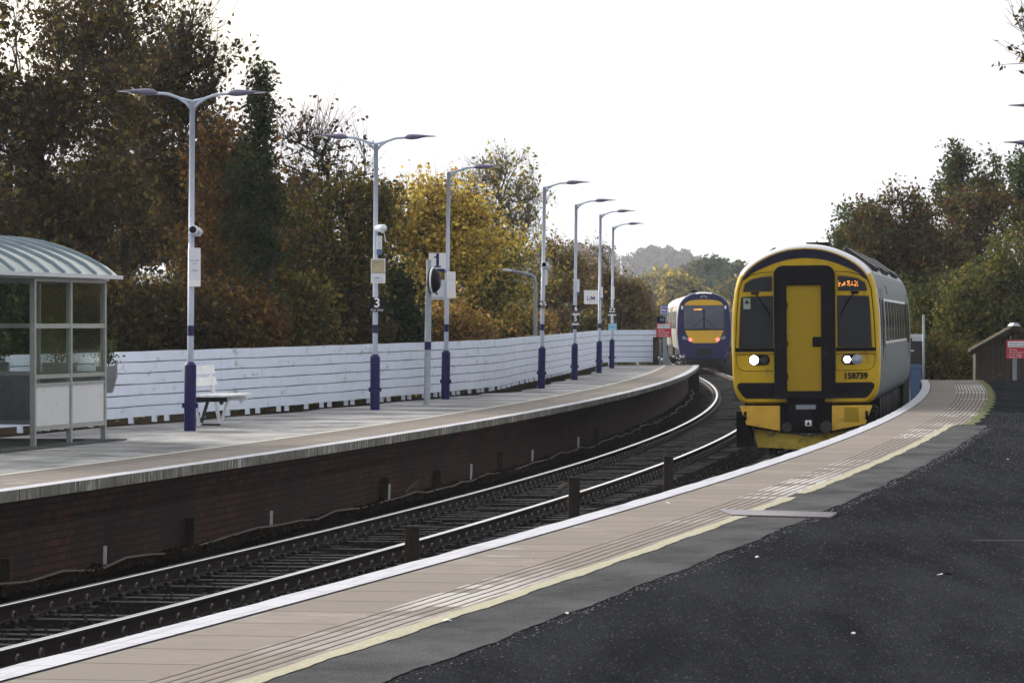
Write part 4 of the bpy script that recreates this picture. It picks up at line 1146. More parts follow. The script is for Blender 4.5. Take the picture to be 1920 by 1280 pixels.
        b_.build('rivet', 'black_gear', e)
        cap = rr(0.655, 1.715, 1.045, 1.91 - 0.005, 0.093, 6)
        b_ = MB(); b_.prism(f([(x, z - 0.005) for x, z in cap]), -0.016, 0.0); hc = b_.build('headlamp_cluster', 'black_gear', e)
        zc = 1.805
        if sg < 0:
            b_ = MB(); b_.lathe([(0.0, -0.05), (0.05, -0.045), (0.080, -0.03), (0.084, -0.014)][::-1], 20, c=(-0.945, 0, zc), axis='y'); b_.build('headlamp', 'headlight_on', hc)
            b_ = MB(); b_.lathe([(0.07, -0.018), (0.07, -0.014)], 16, c=(-0.755, 0, zc), axis='y'); b_.build('headlamp', 'cast_dark', hc)
        else:
            b_ = MB(); b_.prism([(0.762 + 0.075 * math.cos(R(60 * k)), zc + 0.072 * math.sin(R(60 * k))) for k in range(6)], -0.022, -0.016); b_.build('marker_lamp', 'marker_on', hc)
            b_ = MB(); b_.smooth = True; b_.lathe([(0.088, -0.016), (0.085, -0.028), (0.05, -0.042), (0.0, -0.048)], 20, c=(0.945, 0, zc), axis='y'); b_.build('headlamp', 'lamp_glass', hc)
            b_ = MB(); b_.lathe([(0.094, -0.016), (0.094, -0.022), (0.086, -0.022)], 20, c=(0.945, 0, zc), axis='y'); b_.build('rim', 'window_rim', hc)
        # black grille below
        b_ = MB(); b_.prism(f(rr(0.54, 1.10, 1.255, 1.385, rs=(0.005, 0.005, 0.05, 0.005), n=3)[:0] + [(0.54, 1.10), (1.10, 1.10), (1.17, 1.16), (1.255, 1.30), (1.25, 1.36), (1.20, 1.39), (0.54, 1.385)]), -0.014, 0.0); b_.build('grille', 'rubber_black', e)
        # skirt
        b_ = MB(); b_.prism(f([(0.475, 0.965), (1.215, 0.965), (1.09, 0.62), (0.475, 0.50)]), -0.03, 0.05); sk = b_.build('skirt', 'skirt_yellow', e, bevel=0.008)
        if sg > 0:
            b_ = MB(); b_.prism([(0.70, 0.66), (0.975, 0.66), (0.96, 0.93), (0.70, 0.93)], -0.036, -0.02); b_.build('access_panel', 'door_yellow', sk)
        b_ = MB(); b_.bar((sg * 1.10, 0.05, 0.96), (sg * 1.05, 0.45, 0.62), 0.05, 0.5); b_.build('skirt_return', 'black_gear', e)
    # fleet number
    text('158739', 0.155, 'sign_black', e, (0.915, -0.012, 1.50), name='fleet_number', sx=0.95, bold=0.007)
    # destination display behind the upper right light: amber dot matrix
    b_ = MB()
    for (xa, w) in ((0.60, 0.03), (0.645, 0.035), (0.70, 0.05), (0.77, 0.055), (0.86, 0.045), (0.915, 0.04), (0.965, 0.05)):
        pass
    rd = random.Random(3)
    for cx in range(22):
        for cz in range(6):
            on = rd.random() < (0.42 if cx not in (3, 9, 14) else 0.0)
            if on: b_.box(0.61 + cx * 0.0165, 0.6215 + cx * 0.0165, -0.018, -0.014, 3.145 + cz * 0.0165, 3.1565 + cz * 0.0165)
    b_.build('destination_display', 'led_orange', e)
    # warning label in the left windscreen
    b_ = MB(); b_.prism([(-1.13, 2.74), (-1.0, 2.74), (-1.0, 2.94), (-1.13, 2.94)], -0.019, -0.015); st = b_.build('warning_label', 'sticker_green', e)
    b_ = MB(); b_.prism([(-1.11, 2.84), (-1.02, 2.84), (-1.065, 2.92)], -0.022, -0.019); b_.build('triangle', 'sign_black', st)
    # white lamp iron stud at the upper left
    for sg in (-1, 1):
        b_ = MB(); b_.lathe([(0.02, -0.05), (0.022, 0.05)], 8, c=(sg * 1.285, 0.1, 3.37), axis='y'); b_.build('lamp_bracket', 'train_white', e)
        b_ = MB(); b_.tube([(sg * 1.33, 0.20, 1.5), (sg * 1.362, 0.24, 2.1), (sg * 1.345, 0.24, 2.7), (sg * 1.29, 0.24, 3.1)], 0.014, 6); b_.build('handrail', 'window_rim', e)
    # coupler recess with gear
    b_ = MB(); b_.box(-0.47, 0.47, 0.06, 0.5, 0.46, 1.02); b_.box(-0.35, 0.35, -0.04, 0.2, 1.0, 1.10); b_.build('coupler_recess', 'black_gear', e)
    b_ = MB(); b_.box(-0.18, 0.18, -0.10, 0.10, 0.90, 0.98); b_.build('coupler_plate', 'galvanised', e)
    b_ = MB(); b_.box(-0.2, 0.2, -0.25, 0.4, 0.55, 0.78); b_.lathe([(0.12, -0.32), (0.16, -0.28), (0.16, -0.2)], 12, c=(0, 0, 0.74), axis='y'); b_.tube([(-0.3, 0.0, 0.95), (-0.32, -0.12, 0.7), (-0.24, -0.1, 0.56)], 0.025, 6); b_.tube([(0.3, 0.0, 0.95), (0.33, -0.12, 0.72), (0.26, -0.1, 0.58)], 0.025, 6); b_.build('coupler', 'black_gear', e)
    for x in (-0.335, 0.37):
        b_ = MB(); b_.lathe([(0.085 if x < 0 else 0.105, -0.16), (0.095 if x < 0 else 0.115, -0.10), (0.05, 0.1)], 18, c=(x, 0, 0.575), axis='y'); b_.build('buffer', 'cast_dark', e)
    b_ = MB(); b_.prism(rr(0.0, 0.60, 0.115, 0.705, 0.008, 2), -0.345, -0.338); st = b_.build('warning_label', 'sign_bright', e)
    b_ = MB(); b_.prism([(0.018, 0.615), (0.098, 0.615), (0.058, 0.69)], -0.349, -0.345); b_.build('triangle', 'sign_black', st)
    # plough
    b_ = MB()
    b_.add([(-1.0, 0.30, 0.545), (0, -0.06, 0.40), (1.0, 0.30, 0.545), (-0.90, 0.22, 0.20), (0, -0.16, 0.16), (0.90, 0.22, 0.20), (-1.0, 0.36, 0.545), (0, 0.0, 0.40), (1.0, 0.36, 0.545), (-0.90, 0.28, 0.20), (0, -0.10, 0.16), (0.90, 0.28, 0.20)],
           [(0, 3, 4, 1), (1, 4, 5, 2), (6, 7, 10, 9), (7, 8, 11, 10), (0, 1, 7, 6), (1, 2, 8, 7), (3, 9, 10, 4), (4, 10, 11, 5), (0, 6, 9, 3), (2, 5, 11, 8)])
    b_.build('snow_plough', 'plough_yellow', e)
    for xa, xb in ((-1.30, -1.02), (1.02, 1.26)):
        b_ = MB(); b_.box(xa, xb, 0.35, 0.9, 0.20, 0.86); b_.build('sand_box', 'black_gear', e)
    # sides: windows with rims, door
    for sg in (-1, 1):
        for ya, yb, za, zb in ((0.75, 1.25, 2.05, 2.92), (19.4, 20.0, 2.05, 2.92)):
            b_ = MB(); side_slab(b_, half158, sg, ya, yb, za, zb, 0.008); b_.build('window', 'window_dark', e)
        for yd in (1.95, 20.6):
            b_ = MB(); side_slab(b_, half158, sg, yd - 0.08, yd + 0.98, 1.16, 3.08, 0.010); d = b_.build('door', 'train_silver', e)
            b_ = MB(); side_slab(b_, half158, sg, yd + 0.12, yd + 0.75, 2.0, 2.9, 0.016); b_.build('window', 'window_dark', d)
            b_ = MB(); side_slab(b_, half158, sg, yd - 0.10, yd - 0.08, 1.14, 3.1, 0.013); side_slab(b_, half158, sg, yd + 0.98, yd + 1.0, 1.14, 3.1, 0.013); b_.build('door_seam', 'black_gear', d)
        for k in range(8):
            ya = 3.6 + k * 1.95
            b_ = MB(); side_slab(b_, half158, sg, ya - 0.05, ya + 1.55, 2.07, 2.93, 0.010); w = b_.build('window_frame', 'window_rim', e)
            b_ = MB(); side_slab(b_, half158, sg, ya, ya + 1.5, 2.12, 2.88, 0.018); b_.build('window', 'window_dark', w)
        b_ = MB(); side_slab(b_, half158, sg, 1.55, 1.75, 1.55, 1.85, 0.012); b_.build('side_lamp', 'galvanised', e)
        b_ = MB(); side_slab(b_, half158, sg, 6.0, 6.2, 3.02, 3.2, 0.012); b_.build('side_vent', 'cast_dark', e)
    # roof gear
    b_ = MB(); b_.box(-0.03, 0.40, 1.2, 2.4, 3.90, 3.975); b_.build('roof_hatch', 'black_gear', e)
    for sg in (-1, 1):
        for ya, yb in ((2.0, 5.0), (8, 11.5), (15, 18.5)):
            b_ = MB(); b_.add([(sg * x, y, z) for y in (ya, yb) for x, z in ((0.62, 3.80), (1.16, 3.44), (1.22, 3.53), (0.66, 3.91))], [(0, 1, 2, 3), (7, 6, 5, 4), (0, 4, 5, 1), (1, 5, 6, 2), (2, 6, 7, 3), (3, 7, 4, 0)]); b_.build('roof_vent', 'cast_dark', e, bevel=0.02)
    bogie(e, 3.6); bogie(e, 19.0); undergear(e, half158, Lc, 5)
    # following carriage
    c2 = empty('carriage', (0, Lc + 0.25, 0), rz=R(2.0)); c2.parent = e
    loft(half158, [(0, 0.98), (0.1, 1.0), (Lc, 1.0)], ['train_silver', 'train_roof'], 'body', c2, roof_z=3.36)
    for sg in (-1, 1):
        for k in range(9):
            ya = 1.6 + k * 2.2
            b_ = MB(); side_slab(b_, half158, sg, ya, ya + 1.5, 2.12, 2.88, 0.018); b_.build('window', 'window_dark', c2)
    undergear(c2, half158, Lc, 8)
    b_ = MB()
    for yy in (2.3, 4.9, 17.7, 20.3):
        for sg in (-1, 1): b_.lathe([(0.42, 0.0), (0.42, 0.13)], 16, c=(sg * 0.8 - (0.13 if sg > 0 else 0), yy, 0.42), axis='x')
    b_.box(-1.0, 1.0, 2.0, 5.2, 0.4, 0.62); b_.box(-1.0, 1.0, 17.4, 20.6, 0.4, 0.62)
    b_.build('bogie', 'black_gear', c2)
yellow_train()

half170 = densify([(1.0, 0.50), (1.14, 0.55), (1.24, 0.90), (1.30, 1.3), (1.36, 1.9), (1.345, 2.5), (1.30, 3.0), (1.20, 3.36), (0.95, 3.62), (0.62, 3.79), (0.3, 3.86), (0.0, 3.875)])
def blue_train():
    Y = 213.0; X = (1320 - 960) / F * Y
    e = empty('passenger_train', (X, Y, 0.10), rz=-math.atan(0.026), ry=R(-0.3))
    tag(e, 'blue ended train with red tail lamps leaving on the left track in the distance', 'train')
    Lc = 23.0
    loft(half170, [(-0.30, 0.955), (-0.27, 0.975), (-0.15, 0.992), (0.1, 1.0), (0.7, 1.0)], ['train_navy', 'train_white'], 'cab', e, roof_z=3.84, cap1=False)
    hb = [p for p in half170 if p[1] >= 0.95]; hb = [(0.9, 0.95)] + hb
    loft(hb, [(0.7, 1.0), (Lc, 1.0)], ['train_beige', 'train_white'], 'body', e, roof_z=3.30, cap0=False)
    y0 = -0.30
    # white rim following the end of the body
    pr = [(x * 0.985, 2.2 + (z - 2.2) * 0.985) for x, z in half170 if z > 1.9]; po = [(x * 1.006, 2.2 + (z - 2.2) * 1.006) for x, z in half170 if z > 1.9]
    A = pr + [(-x, z) for x, z in reversed(pr[:-1])]; B = po + [(-x, z) for x, z in reversed(po[:-1])]; n_ = len(A)
    b_ = MB(); b_.add([(x, 0.42, z) for x, z in B] + [(x, 0.39, z) for x, z in A] + [(x, 0.75, z) for x, z in B], [(i, i + 1, n_ + i + 1, n_ + i) for i in range(n_ - 1)] + [(i, 2 * n_ + i, 2 * n_ + i + 1, i + 1) for i in range(n_ - 1)])
    b_.build('rim_stripe', 'train_white', e)
    f = lambda b_, nm, m_, par=e: b_.build(nm, m_, par)
    b_ = MB(); b_.prism([(-0.97, 3.22), (0.97, 3.22), (0.90, 3.34), (0.72, 3.44), (0.40, 3.49), (0, 3.505), (-0.40, 3.49), (-0.72, 3.44), (-0.90, 3.34)], y0 - 0.012, y0 + 0.05); f(b_, 'yellow_band', 'blue_yellow')
    b_ = MB(); b_.prism([(-0.99, 2.04), (0.99, 2.04), (1.0, 3.21), (-1.0, 3.21)], y0 - 0.014, y0 + 0.05); w = f(b_, 'windscreen', 'windscreen_pale')
    b_ = MB(); b_.prism([(-1.0, 1.985), (1.0, 1.985), (1.0, 2.04), (-1.0, 2.04)], y0 - 0.03, y0 + 0.05); f(b_, 'sill', 'black_gear')
    b_ = MB(); b_.prism([(-0.03, 2.05), (0.05, 2.05), (0.05, 3.0), (-0.03, 3.0)], y0 - 0.02, y0 - 0.014); b_.bar((-0.55, y0 - 0.03, 2.12), (0.0, y0 - 0.03, 2.6), 0.035, 0.02, (0, 1, 0)); b_.bar((0.55, y0 - 0.03, 2.12), (0.02, y0 - 0.03, 2.6), 0.035, 0.02, (0, 1, 0)); f(b_, 'wiper', 'black_gear')
    b_ = MB()
    rd = random.Random(9)
    for k in range(18): 
        if rd.random() < 0.8: b_.box(-0.49 + k * 0.022, -0.475 + k * 0.022, y0 - 0.02, y0 - 0.014, 2.99, 3.04)
    f(b_, 'destination_display', 'led_orange')
    b_ = MB(); b_.prism([(-0.94, 1.97), (0.98, 1.97), (0.74, 1.42), (0.62, 1.34), (-0.54, 1.34), (-0.70, 1.44)], y0 - 0.012, y0 + 0.1); f(b_, 'lower_panel', 'blue_yellow')
    text('170480', 0.10, 'ink_grey', e, (0.60, y0 - 0.018, 1.84), name='fleet_number')
    for sg in (-1, 1):
        b_ = MB(); b_.lathe([(0.06, y0 - 0.04), (0.085, y0 - 0.02), (0.085, y0)], 14, c=(sg * 0.68, 0, 1.51), axis='y'); f(b_, 'tail_lamp', 'tail_on')
        b_ = MB(); b_.lathe([(0.08, y0 - 0.03), (0.09, y0)], 14, c=(sg * 1.0, 0, 1.60), axis='y'); b_.lathe([(0.05, y0 - 0.03), (0.06, y0)], 14, c=(sg * 0.87, 0, 1.55), axis='y'); f(b_, 'side_lamp', 'lamp_glass')
        b_ = MB(); b_.prism(rr(sg * 1.08 - 0.045, 3.02, sg * 1.08 + 0.045, 3.20, 0.02, 2), y0 - 0.012, y0); f(b_, 'marker_plate', 'sign_bright')
        b_ = MB()
        for k in range(9):
            zz_ = 3.0 - k * 0.105
            for j in range(2):
                if (k + j) % 2 == 0 or k > 2: b_.lathe([(0.028, -0.012), (0.028, 0.0)], 8, c=(sg * (1.10 + j * 0.09 + 0.02 * (k % 2)), y0 + 0.03 + j * 0.05, zz_), axis='y')
        f(b_, 'dot_pattern', 'sign_bright')
    b_ = MB(); o_ = [(0.19 * math.cos(R(a)), 3.58 + 0.13 * math.sin(R(a))) for a in range(0, 181, 20)]; i_ = [(0.11 * math.cos(R(a)), 3.58 + 0.07 * math.sin(R(a))) for a in range(0, 181, 20)]
    b_.prism(o_ + i_[::-1], y0 - 0.014, y0); f(b_, 'arch_logo', 'ink_grey')  # flat arch-shaped logo above the windscreen, carries no lamp
    b_ = MB(); b_.box(-0.35, 0.35, y0 - 0.3, y0 + 0.3, 0.75, 1.05); b_.box(-0.9, 0.9, y0 - 0.02, 0.6, 0.12, 0.52); f(b_, 'coupler', 'black_gear')
    b_ = MB(); b_.prism(rr(-0.2, 0.98, 0.2, 1.1, 0.01, 2), y0 - 0.06, y0); f(b_, 'coupler_plate', 'cast_dark')
    b_ = MB(); b_.box(-0.58, -0.28, 1.2, 1.9, 3.80, 3.98); f(b_, 'exhaust', 'black_gear')
    def coach(par, y1):
        for sg in (-1, 1):
            for k in range(9):
                ya = y1 + 2.2 + k * 2.2
                b_ = MB(); side_slab(b_, half170, sg, ya, ya + 1.5, 2.05, 2.95, 0.012); b_.build('window', 'window_dark', par)
            for yd in (6.6, 15.4):
                b_ = MB(); side_slab(b_, half170, sg, y1 + yd - 0.15, y1 + yd + 0.05, 1.1, 3.1, 0.016); b_.build('door_seam', 'window_rim', par)
            b_ = MB(); side_slab(b_, half170, sg, y1 + 0.75, y1 + 1.15, 1.7, 3.3, 0.014); b_.build('red_stripe', 'train_red', par)
    coach(e, 0)
    bogie(e, 3.6); bogie(e, 19.0); undergear(e, half170, Lc, 6)
    c2 = empty('carriage', (0, Lc + 0.3, 0), rz=R(0.3)); c2.parent = e
    loft(hb, [(0, 1.0), (Lc, 1.0)], ['train_beige', 'train_white'], 'body', c2, roof_z=3.30)
    coach(c2, 0); undergear(c2, half170, Lc, 4)
blue_train()

# ------------------------------------------------------------------ things in the trackbed
def stump(name, x, y, w, h, label, cat, m_, group=None, zb=-0.16, lean=0.0, cap=False):
    e = empty(name, (x, y, zb), ry=lean); tag(e, label, cat, group)
    b_ = MB(); b_.box(-w / 2, w / 2, -w * 0.35, w * 0.35, 0, h); b_.build('post', m_, e, bevel=w * 0.06)
    return e
for px, Yp, py, lab in ((772, 44.3, 988, 'weathered timber post nearest the camera, between the two tracks'), (1076, 56.0, 896, 'middle weathered timber post of three between the two tracks'), (1253, 68.0, 856, 'farthest weathered timber post between the tracks, near the train')):
    zt = H(py, Yp); e = stump('timber_post', W(px, Yp), Yp, 0.15, zt + 0.16, lab, 'post', 'timber_dark', 'timber posts between the tracks', lean=0.01)
    b_ = MB(); b_.box(-0.085, 0.085, -0.06, 0.06, zt + 0.16, zt + 0.175); b_.build('cap', 'timber_dark', e)
def wall_y(px, off):
    Y = 30.0
    while Y < 170 and at(CL, Y, off)[0] < W(px, Y): Y += 0.1
    return Y
for px, by, ty, lab in ((196, 1048, 1017, 'small white marker stake nearest the camera by the brick wall'), (508, 980, 952, 'second small white marker stake along the brick wall'), (729, 932, 906, 'white marker stake beside a dark timber stub'), (883, 893, 868, 'white marker stake in the middle of the brick wall'), (998, 862, 842, 'thin white marker stake past the middle of the wall'), (1084, 838, 820, 'farthest small white marker stake by the wall')):
    Yp = wall_y(px, -0.33); h = (by - ty) / F * Yp
    stump('marker_stake', W(px, Yp), Yp, 0.035, h + 0.05, lab, 'marker', 'white_plastic', 'white marker stakes along the platform wall', zb=-0.07, lean=0.03)
for px, by, ty, lab in ((10, 1095, 1050, 'dark timber stub against the wall at the left edge'), (355, 1026, 978, 'dark timber stub between the two nearest white stakes'), (720, 942, 902, 'dark timber stub just left of a white stake'), (820, 910, 882, 'short dark timber stub at mid wall'), (938, 880, 848, 'dark timber stub beside the pale loop of cable'), (1116, 828, 806, 'farthest dark timber stub against the wall')):
    Yp = wall_y(px, -0.34); h = (by - ty) / F * Yp
    stump('timber_stub', W(px, Yp), Yp, 0.11, h + 0.06, lab, 'post', 'timber_dark', 'dark timber stubs against the platform wall', zb=-0.07, lean=random.uniform(-0.03, 0.05))
b_ = MB(); pts = []
rd = random.Random(11)
Yc = 36
while Yc < 165:
    x, y, s = at(CT, Yc, -0.84 + 0.05 * math.sin(Yc * 0.6) + rd.uniform(-0.02, 0.02)); pts.append((x, y, -0.03 + rd.uniform(-0.03, 0.05))); Yc += 1.1
b_.smooth = True; b_.tube(pts, 0.014, 6); o = b_.build('lineside_cable', 'cable_grey'); tag(o, 'pale grey cable lying along the foot of the platform wall', 'cable')
b_ = MB(); b_.smooth = True
x, y, s = at(CT, 62.5, -0.9); b_.tube([(x - 0.1, y, 0.0), (x - 0.02, y + 0.3, 0.08), (x + 0.12, y + 0.5, 0.18), (x + 0.18, y + 0.4, 0.22)], 0.014, 6)
o = b_.build('cable_loop', 'cable_grey'); tag(o, 'loose loop of pale cable standing up from the rubble by the wall', 'cable')
# litter between the rails
Yp = F * 2.6 / (915 - HOR)
e = empty('discarded_bottle', (W(1047, Yp), Yp, -0.14), rz=0.4, ry=R(50)); tag(e, 'pale discarded bottle lying between the left rails', 'litter')
b_ = MB(); b_.smooth = True; b_.lathe([(0.035, 0), (0.04, 0.02), (0.04, 0.13), (0.015, 0.17), (0.015, 0.20)], 10); b_.build('bottle', 'cable_grey', e)

def leaf_litter(name, pts, size, cols, label):
    V = []; Fq = []; C = []
    for (x, y, z) in pts:
        a = rd.uniform(0, 6.28); sz = size * rd.uniform(0.6, 1.3); c_, s_ = math.cos(a), math.sin(a)
        q = np.array([(-1, 0, 0.1), (0, -0.6, 0.5), (1, 0, 0.2), (0, 0.6, 0.0)]) * sz
        V.append(np.c_[q[:, 0] * c_ - q[:, 1] * s_ + x, q[:, 0] * s_ + q[:, 1] * c_ + y, q[:, 2] * 0.6 + z]); Fq.append(np.arange(4)[None] + 4 * len(Fq))
        C.append(np.tile(np.array(cols[rd.randrange(len(cols))]), (4, 1)))
    o = bpy.data.objects.new(name, add_mesh(name, np.concatenate(V), np.concatenate(Fq), 'leaf', np.concatenate(C))); col.objects.link(o)
    tag(o, label, 'leaves', kind='stuff')
P = []
for k in range(260):
    Yk = 34 + 130 * rd.random() ** 1.3; x, y, s = at(CT, Yk, rd.uniform(-1.3, 4.2)); P.append((x, y, -0.165))
leaf_litter('fallen_leaves', P, 0.035, [(0.30, 0.14, 0.02), (0.22, 0.09, 0.03), (0.12, 0.06, 0.03)], 'a few fallen orange and brown leaves scattered on the ballast')
P = []
for k in range(150):
    Yk = 18 + 95 * rd.random(); x, y, s = at(CR, Yk, rd.uniform(0.1, 12)); P.append((x, y, PZ + 0.004))
leaf_litter('fallen_leaves', P, 0.014, [(0.20, 0.09, 0.03), (0.35, 0.33, 0.30), (0.08, 0.05, 0.03)], 'tiny leaf and grit crumbs scattered over the right platform')
Yp = F * 1.585 / (1078 - HOR)
e = empty('fallen_leaf', (W(1776, Yp), Yp, PZ)); tag(e, 'curled orange leaf lying alone on the dark tarmac', 'leaf')
b_ = MB(); b_.smooth = True; b_.add([(-0.035, -0.01, 0.004), (0, -0.03, 0.018), (0.04, 0, 0.006), (0.0, 0.03, 0.012), (0.0, 0.0, 0.004)], [(0, 1, 4), (1, 2, 4), (2, 3, 4), (3, 0, 4)]); b_.build('blade', 'hut_roof', e)
b_ = MB(); b_.add([(-0.07, -0.02, 0.003), (-0.03, -0.03, 0.01), (-0.03, 0.01, 0.012), (-0.06, 0.02, 0.003)], [(0, 1, 2, 3)]); b_.build('paper_scrap', 'sign_bright', e)

for px, py in ((838, 1165), (1063, 1152), (1252, 944), (1420, 1046), (1697, 821), (1890, 862), (1600, 1190)):
    Yp = F * 1.585 / (py - HOR)
    e = empty('litter_scrap', (W(px, Yp), Yp, PZ), rz=px); tag(e, 'tiny white scrap of litter lying on the dark tarmac', 'litter', 'tiny white scraps on the right platform')
    b_ = MB(); q = 0.012 if px not in (838, 1252) else 0.022; b_.add([(-q, -q, 0.004), (q, -q * .6, 0.012), (q * .8, q, 0.006), (-q, q * .7, 0.012), (0, 0, 0.018)], [(0, 1, 4), (1, 2, 4), (2, 3, 4), (3, 0, 4)]); b_.build('scrap', 'sign_bright', e)
# metal threshold plate and thin strip let into the right platform
def gp(px, py): Yq_ = F * 1.585 / (py - HOR); return (W(px, Yq_), Yq_)
cn = [gp(1345, 956.5), gp(1570, 963), gp(1557, 971.5), gp(1372, 967)]
c0 = (sum(p[0] for p in cn) / 4, sum(p[1] for p in cn) / 4)
e = empty('cover_plate', (c0[0], c0[1], PZ)); tag(e, 'chequered metal cover plate set across the paving of the right platform', 'cover plate')
b_ = MB(); q_ = [(p[0] - c0[0], p[1] - c0[1]) for p in cn]
b_.add([(x, y, 0.012) for x, y in q_] + [(x, y, -0.004) for x, y in q_], [(0, 1, 2, 3), (0, 4, 5, 1), (1, 5, 6, 2), (2, 6, 7, 3), (3, 7, 4, 0)]); b_.build('plate', 'plate_metal', e)
b_ = MB()
for i in range(60):
    for j in range(26):
        u_, v_ = (i + 0.5) / 60, (j + 0.5) / 26
        cx = (q_[0][0] * (1 - u_) + q_[1][0] * u_) * (1 - v_) + (q_[3][0] * (1 - u_) + q_[2][0] * u_) * v_; cy = (q_[0][1] * (1 - u_) + q_[1][1] * u_) * (1 - v_) + (q_[3][1] * (1 - u_) + q_[2][1] * u_) * v_
        b_.add([(cx - 0.006, cy, 0.0122), (cx, cy - 0.008, 0.0122), (cx + 0.006, cy, 0.0122), (cx, cy, 0.017)], [(0, 1, 3), (1, 2, 3), (2, 0, 3)])
b_.build('tread_studs', 'ink_grey', e, recalc=False)
Yp = F * 1.585 / (1012 - HOR)
b_ = MB(); b_.box(W(1826, Yp), W(1925, Yp), Yp - 0.012, Yp + 0.012, PZ - 0.008, PZ + 0.001); o = b_.build('joint_strip', 'cable_grey'); tag(o, 'thin grey metal strip lying in the dark tarmac at the right edge', 'strip')

# ------------------------------------------------------------------ end of the left platform: signs, cables, cage
def red_sign(px0, px1, py0, py1, base_y, Yp, label, post_px, lab2, grp):
    e = empty('warning_sign', (W((px0 + px1) / 2, Yp), Yp, H((py0 + py1) / 2, Yp))); tag(e, label, 'sign', grp)
    w = (px1 - px0) / F * Yp; h = (py1 - py0) / F * Yp
    b_ = MB(); b_.prism(rr(-w / 2, -h / 2, w / 2, h / 2, 0.015, 2), -0.01, 0.01); b_.build('plate', 'sign_red', e)
    b_ = MB(); b_.prism([(-w / 2 + 0.04, h * 0.10), (w / 2 - 0.04, h * 0.10), (w / 2 - 0.04, h * 0.42), (-w / 2 + 0.04, h * 0.42)], -0.013, -0.01); pn = b_.build('white_panel', 'sign_bright', e)
    text('Passengers must', h * 0.135, 'sign_navy', pn, (-w / 2 + 0.07, -0.016, h * 0.32), align='LEFT', sx=0.95); text('not cross the line', h * 0.135, 'sign_navy', pn, (-w / 2 + 0.07, -0.016, h * 0.18), align='LEFT', sx=0.95)
    for k, t_ in enumerate(('Warning', 'Do not trespass', 'on the railway', 'Penalty £1000')): text(t_, h * 0.125, 'sign_bright', e, (-w / 2 + 0.07, -0.013, h * (-0.03 - 0.13 * k)), align='LEFT', sx=0.95)
    zb = (PZ if base_y else 0.0) - e.location.z
    p = empty('sign_post', (W(post_px, Yp), Yp + 0.05, PZ if base_y else -0.25)); tag(p, lab2, 'post')
    return e, p
Yp = 157.2
e, p = red_sign(1231, 1259, 605, 632, True, Yp, 'red and white trespass warning sign at the end of the white fence', 1247, 'thick grey green post behind the red sign at the platform end', 'red trespass warning signs')
b_ = MB(); b_.box(-0.075, 0.075, -0.04, 0.04, -1.2, H(590, Yp) - PZ); b_.build('post', 'galvanised', p)
b_ = MB(); b_.add([(-0.09, -0.05, 0.0), (0.2, -0.05, 0.0), (0.085, -0.05, 0.45), (-0.085, -0.05, 0.45), (-0.09, 0.05, 0.0), (0.2, 0.05, 0.0), (0.085, 0.05, 0.45), (-0.085, 0.05, 0.45)], [(0, 1, 2, 3), (7, 6, 5, 4), (0, 4, 5, 1), (1, 5, 6, 2), (2, 6, 7, 3), (3, 7, 4, 0)]); b_.build('brace', 'galvanised', p)
e = empty('stopping_sign', (W(1245.5, Yp), Yp - 0.05, H(581, Yp))); tag(e, 'small purple sign reading ALL, topmost on the post at the platform end', 'sign')
b_ = MB(); b_.prism(rr(-0.15, -0.18, 0.15, 0.18, 0.01, 2), -0.01, 0.01); b_.build('plate', 'cabinet_blue', e)
b_ = MB(); b_.ring(rr(-0.13, -0.13, 0.13, 0.12, 0.01, 2), rr(-0.11, -0.11, 0.11, 0.10, 0.01, 2), -0.014, -0.01); b_.build('border', 'sign_bright', e)
b_ = MB(); b_.prism(rr(-0.11, -0.11, 0.11, 0.10, 0.01, 2), -0.0125, -0.01); b_.build('panel', 'sign_purple', e)
text('ALL', 0.11, 'sign_bright', e, (0, -0.016, -0.005), bold=0.004)
e = empty('letter_sign', (W(1239, Yp), Yp - 0.07, H(599.5, Yp))); tag(e, 'small black sign with a pale letter H above the red warning sign', 'sign')
b_ = MB(); b_.prism(rr(-0.155, -0.12, 0.155, 0.12, 0.01, 2), -0.01, 0.01); b_.build('plate', 'sign_black', e)
text('H', 0.18, 'sign_cyan', e, (0.04, -0.014, 0.0))
e = empty('fence_end_post', (W(1229, Yp - 0.3), Yp - 0.3, PZ)); tag(e, 'dark thick timber post closing the end of the white fence', 'post')
b_ = MB(); b_.box(-0.09, 0.09, -0.08, 0.08, -0.05, (684 - 632) / F * Yp); b_.build('post', 'timber_dark', e, bevel=0.01)
b_ = MB(); b_.tube([(0.02, -0.1, 0.3), (0.03, -0.1, 0.9)], 0.02, 6); b_.build('conduit', 'cable_grey', e)
e = empty('cable_riser', (W(1237.5, Yp), Yp - 0.25, PZ)); tag(e, 'thin pale conduit standing beside the dark fence end post', 'pipe')
b_ = MB(); b_.tube([(0, 0, 0), (0, 0, 0.85)], 0.028, 8); b_.lathe([(0.04, 0.82), (0.045, 0.9), (0.0, 0.93)], 8); b_.build('pipe', 'galvanised', e)
